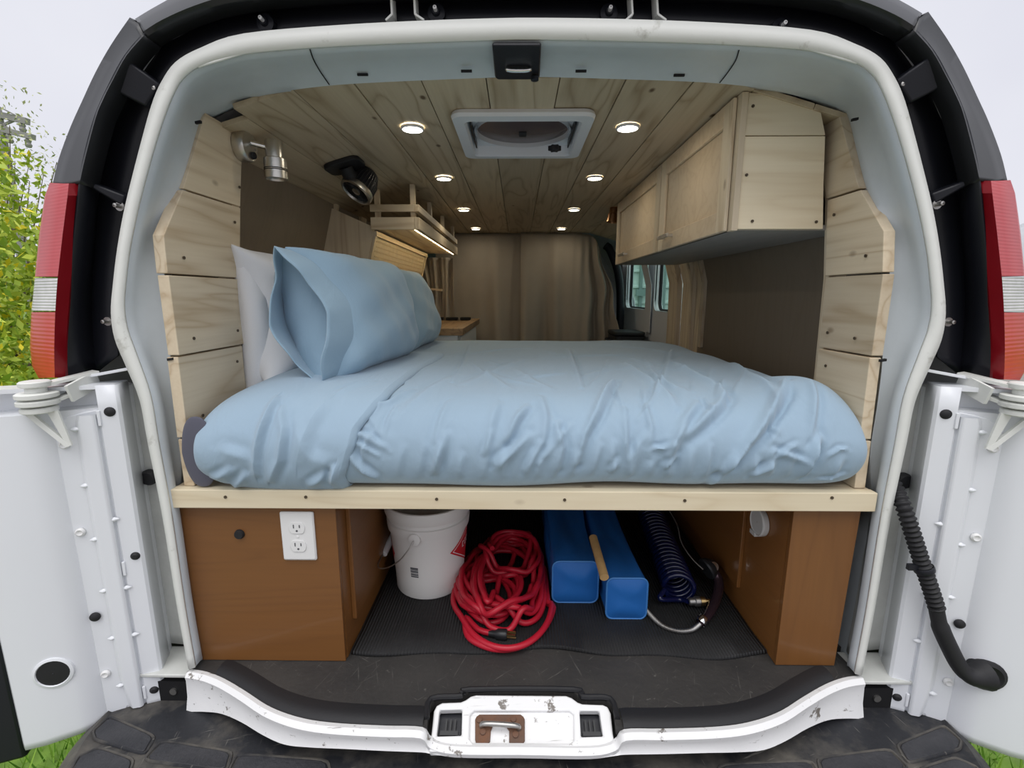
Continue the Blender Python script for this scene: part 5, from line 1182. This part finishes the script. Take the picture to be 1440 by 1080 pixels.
def f2(x, z, f, t):
    a = .008+.034*f**1.1; edge_ = max(0, t-.55)/.45
    top = 1.286-.02*edge_-.10*max(0, (t-.8)/.2)**2
    zz = top+(.45-top)*f
    # outer edge swings wider downwards and bunches
    xo = x+edge_*(-.04-.08*(1-f)**2+.055*math.sin(min(1, f*1.3)*math.pi*.5))
    bun = .045*edge_*math.sin(t*46+f*3)*min(1, f*2+.25)
    return (xo+.012*edge_*math.sin(f*14+t*9), 2.60+sfold(x, 4.0, a)+bun-.06*edge_*f, zz)
curtain('bulkhead_curtain', 'pale taupe bulkhead curtain with deep folds, the panel beside the side windows', .02, .71, .45, 1.286, 2.63, f2)
def f3(x, z, f, t):
    sw = .05*math.sin(f*math.pi)*(1-t)
    return (x+sw+.02*math.sin(f*5)*(t < .4), 2.50+.022*math.sin(x*75+.8*math.sin(f*4))+.010*math.sin(x*140+f*3), z)
curtain('window_curtain', 'warm-lit tan curtain hanging below the overhead shelf', -.80, -.455, .55, 1.105, 2.5, f3, 180, 30)
# kitchen counter -------------------------------------------------------------------------------------
kc = thing('kitchen_counter', (-.5, 1.39, 0), 'small wood-topped kitchen counter behind the bed', 'counter')
zc_ = P(651, 462, y=1.40).z; xk = P(651, 462, y=1.40).x
MB().box(-.84, xk, 1.40, 1.45, zc_-.035, zc_).build('worktop_edge', M['butcher'], kc, smooth=0, bevel=.002)
MB().box(xk-.05, xk, 1.452, 2.44, zc_-.035, zc_).build('worktop_edge', M['butcher'], kc, smooth=0, bevel=.002)
MB().box(-.84, xk-.052, 1.452, 2.44, zc_-.035, zc_-.008).build('worktop', M['butcher'], kc, smooth=0)
MB().box(-.82, xk-.03, 1.42, 2.42, .0, zc_-.036).build('cabinet_body', M['whiteplastic'], kc, smooth=0)
MB().box(xk-.03, xk-.022, 1.50, 1.95, .08, zc_-.05).build('door', M['whiteplastic'], kc, smooth=0, bevel=.002)
MB().box(xk-.03, xk-.022, 1.96, 2.40, .08, zc_-.05).build('door', M['whiteplastic'], kc, smooth=0, bevel=.002)
for x0, x1 in ((-.60, -.52), (-.50, -.42), (-.40, -.33)): MB().box(x0, x1, 2.34, 2.40, zc_-.006, zc_+.012).build('back_vent', M['dark'], kc, smooth=0, bevel=.003)
# black boxes under the right windows
def blackbox(name, label, x0, x1, y0, y1, z0, z1, cat):
    t_ = thing(name, ((x0+x1)/2, (y0+y1)/2, z0), label, cat)
    m = MB(); q = rrect(x1-x0, y1-y0, .03, 5); c = Vector(((x0+x1)/2, (y0+y1)/2, 0))
    lo = [c+Vector((a, b, z0)) for a, b in q]; m.loft([lo, [c+Vector((a, b, z1-.03)) for a, b in q]], closed=True); m.build('body', M['seat'], t_)
    m = MB(); m.prism([c+Vector((a*1.04, b*1.04, z1-.028)) for a, b in q], (0, 0, .028)); m.build('lid', M['seat'], t_, bevel=.008)
    p = Vector((x0+.0, (y0+y1)/2, z1-.06)); MB().tube(cr_spline([p+Vector((0, -.06, 0)), p+Vector((-.03, -.05, 0)), p+Vector((-.03, .05, 0)), p+Vector((0, .06, 0))], 4), .007, 8).build('handle', M['black'], t_)
blackbox('storage_box', 'black lidded storage box beside the bulkhead curtain', .655, .855, 2.22, 2.50, .0, .60, 'box')
blackbox('storage_box', 'black lidded storage box beside the wooden post', .68, .855, 1.80, 2.14, .0, .555, 'box')
# ================================================================== OUTSIDE OBJECTS
def leafmat(name, c1, c2):
    m, t, b = newmat(name); g_ = t.nodes.new('ShaderNodeNewGeometry'); r_ = t.nodes.new('ShaderNodeValToRGB')
    r_.color_ramp.elements[0].color = (*c1, 1); r_.color_ramp.elements[1].color = (*c2, 1)
    t.links.new(g_.outputs['Random Per Island'], r_.inputs['Fac']); t.links.new(r_.outputs['Color'], b.inputs['Base Color']); b.inputs['Roughness'].default_value = .6
    t.links.new(r_.outputs['Color'], b.inputs['Subsurface Radius']) if False else None
    return m
M['leaf'] = leafmat('spring_leaves', (.20, .34, .02), (.60, .68, .08)); M['leaf2'] = leafmat('pale_twig_leaves', (.30, .34, .14), (.50, .52, .25)); M['flower'] = mat('yellow_flowers', (.75, .62, .02), .6)
M['bark'] = mat('grey_bark', (.13, .10, .07), .9, var=.3, vscale=20)
def shrub(name, label, c, r3, nleaf, seed, lm, size=.07, flowers=0, cat='bush', sparse=False):
    rs = np.random.RandomState(seed); t_ = thing(name, (c[0], c[1], GZ), label, cat, 'hedge shrubs beside the van' if cat == 'bush' else None)
    c = np.array(c, float); r3 = np.array(r3); v, f = [], []
    clumps = rs.normal(size=(46, 3)); clumps /= np.linalg.norm(clumps, axis=1)[:, None]; clumps *= rs.uniform(.55, 1., (46, 1)); crad = rs.uniform(.16, .30, 46)
    if sparse: clumps[:, 2] = np.abs(clumps[:, 2])*.9
    m = MB(); m2 = MB()
    for i in range(nleaf):
        k = rs.randint(46); d = rs.normal(size=3); d /= np.linalg.norm(d); p = c+(clumps[k]+d*crad[k]*rs.uniform(.6, 1))*r3
        if p[2] < GZ+.05: continue
        a = rs.normal(size=3); a /= np.linalg.norm(a); b = np.cross(a, rs.normal(size=3)); b /= np.linalg.norm(b)+1e-9; s_ = size*rs.uniform(.6, 1.3)
        tgt = m2 if rs.uniform() < flowers else m
        tgt.add([p-a*s_, p+b*s_*.45, p+a*s_, p-b*s_*.45], [(0, 1, 2, 3)])
    m.build('foliage', lm, t_, smooth=0, kind='stuff')
    if m2.v: m2.build('blossom', M['flower'], t_, smooth=0, kind='stuff')
    st_ = MB(); base = Vector((c[0], c[1], GZ))
    for k in range(16 if not sparse else 40):
        e = Vector(c+clumps[k % 46]*r3*.9); mid = base.lerp(e, .5)+Vector((rs.uniform(-.1, .1), rs.uniform(-.1, .1), .2))
        st_.tube(cr_spline([base+Vector((rs.uniform(-.15, .15), rs.uniform(-.15, .15), 0)), mid, e], 3), [.035, .03, .026, .02, .015, .01, .006], 5)
    st_.build('stems', M['bark'], t_, smooth=60)
shrub('leafy_shrub', 'dense yellow-green leafy shrub with yellow blossom, closest to the left tail lamp', (-5.2, 3.4, .55), (1.15, 1.1, 1.35), 9000, 1, M['leaf'], .05, .10)
shrub('leafy_shrub', 'tall dense yellow-green leafy shrub under the utility pole', (-7.5, 5.6, 1.0), (1.4, 1.3, 2.2), 11000, 2, M['leaf'], .055, .05)
shrub('leafy_shrub', 'low yellow-green leafy shrub in front of the taller shrubs', (-4.4, 2.2, .1), (.9, .9, .95), 6500, 3, M['leaf'], .048, .08)
shrub('sapling', 'thin half-bare sapling with small pale leaves behind the shrubs', (-11.5, 9.5, 2.4), (2.6, 2.2, 3.1), 1500, 4, M['leaf2'], .045, 0, 'tree', True)
# utility pole
up_ = thing('utility_pole', (-24.6, 23, GZ), 'grey wooden utility pole with two crossarms and wires', 'pole')
M['pole'] = mat('weathered_pole', (.30, .29, .28), .9)
pb = P(3, 200, y=23); MB().tube([Vector((pb.x, 23, GZ)), Vector((pb.x, 23, P(3, 150, y=23).z))], [.28, .2], 12).build('pole', M['pole'], up_)
a1 = P(39, 171, y=23); a2 = P(47, 193, y=23); l1 = P(-40, 152, y=23); l2 = P(-40, 172, y=23)
MB().bar(l1, a1, .25, .28).build('crossarm', M['pole'], up_, smooth=0); MB().bar(l2, a2, .25, .24).build('crossarm', M['pole'], up_, smooth=0)
MB().bar(P(4, 176, y=23), P(20, 169, y=23), .08, .1).build('brace', M['pole'], up_, smooth=0); MB().bar(P(4, 176, y=23), P(20, 186, y=23), .08, .1).build('brace', M['pole'], up_, smooth=0)
for p in (a1, a2, a2.lerp(l2, .3)): MB().lathe([(.10, 0), (.14, .1), (.10, .2), (.14, .3), (.05, .4)], p-Vector((.3, 0, .45)), (0, 0, 1), 10, cap0=True, cap1=True).build('insulator', M['pole'], up_)
e_ = a1+Vector((-14, -4, 9)); MB().tube([a1, a1.lerp(e_, .5)-Vector((0, 0, .5)), e_], .03, 5).build('wire', M['pole'], up_)
# arched metal hut at the right
M['hut'] = mat('galvanised_sheet', (.62, .64, .66), .4, .35, var=.12, vscale=2)
hut = thing('metal_hut', (34, 22, GZ), 'arched corrugated metal hut beyond the gravel yard', 'building')
Rh = 5.6; hx0 = 23.5
def hutring(y, r_): return [Vector((hx0+Rh+r_*math.cos(R(a)), y, GZ+r_*math.sin(R(a))*1.02)) for a in range(0, 181, 6)]
rg = []
yy = 8.0; k = 0
while yy < 26: rg.append(hutring(yy, Rh+(.07 if k % 2 else 0))); yy += .3; k += 1
MB().loft(rg).build('arched_shell', M['hut'], hut, smooth=60, solid=.02)
MB().add(hutring(8.02, Rh), [tuple(range(31))]).build('end_wall', M['hut'], hut, smooth=0)
# pale shipping container seen through the side windows
ct = thing('shipping_container', (4.2, 13, GZ), 'pale green shipping container with barred end doors, seen through the side windows', 'container')
M['cont'] = mat('pale_green_paint', (.62, .72, .68), .5, var=.25, vscale=3, bump=.3, bscale=5); M['contd'] = mat('dark_green_grey', (.20, .27, .26), .5)
MB().box(2.3, 6.8, 11.5, 17.5, GZ+.15, GZ+3.6).build('body', M['cont'], ct, smooth=0)
for x in (2.55, 3.15, 3.75, 4.35, 4.95, 5.6, 6.2): MB().tube([(x, 11.44, GZ+.3), (x, 11.44, GZ+3.4)], .045, 8).build('lock_rod', M['contd'], ct)
for z in (.55, .95, 1.35, 1.75, 2.15, 2.55, 3.0): MB().box(2.35, 6.75, 11.46, 11.5, GZ+z, GZ+z+.07).build('stiffener', M['cont'], ct, smooth=0, bevel=.01)
for x in (3.15, 4.35, 5.6): MB().box(x-.12, x+.12, 11.36, 11.44, GZ+1.55, GZ+1.72).build('latch_handle', M['contd'], ct, smooth=0)
# stacked white boards next to it
for k in range(5):
    z = GZ+.05+.22*k; bd = MB().box(4.3-.05*k, 6.9, 9.0, 9.8, z, z+.16+(.08 if k == 4 else 0)).build('stacked_beam', M['hut'] if k < 4 else M['whiteplastic'], smooth=0, bevel=.01)
    tag(bd, ['lowest pale metal beam of the stack outside the side window', 'second pale metal beam from the ground in the stack outside', 'third pale metal beam from the ground in the stack outside', 'fourth pale metal beam from the ground in the stack outside', 'white box section on top of the beam stack outside'][k], 'beam', 'beams stacked in the yard')
# grass tufts that show between doors and bumper
rs = np.random.RandomState(5); m = MB()
for i in range(5200):
    sx = rs.choice([-1, 1]); x = CX+sx*rs.uniform(.85, 2.6); y = rs.uniform(-.5, .9); h = rs.uniform(.05, .16); a = rs.uniform(0, 6.28); w2 = .004; lx, ly = rs.uniform(-.05, .05, 2)
    m.add([(x-w2*math.cos(a), y-w2*math.sin(a), GZ), (x+w2*math.cos(a), y+w2*math.sin(a), GZ), (x+lx, y+ly, GZ+h)], [(0, 1, 2)])
M['grass'] = leafmat('grass_blades', (.10, .25, .02), (.35, .55, .08))
gq = m.build('grass', M['grass'], smooth=0, kind='stuff'); tag(gq, 'bright green grass growing around the rear of the van', 'grass')
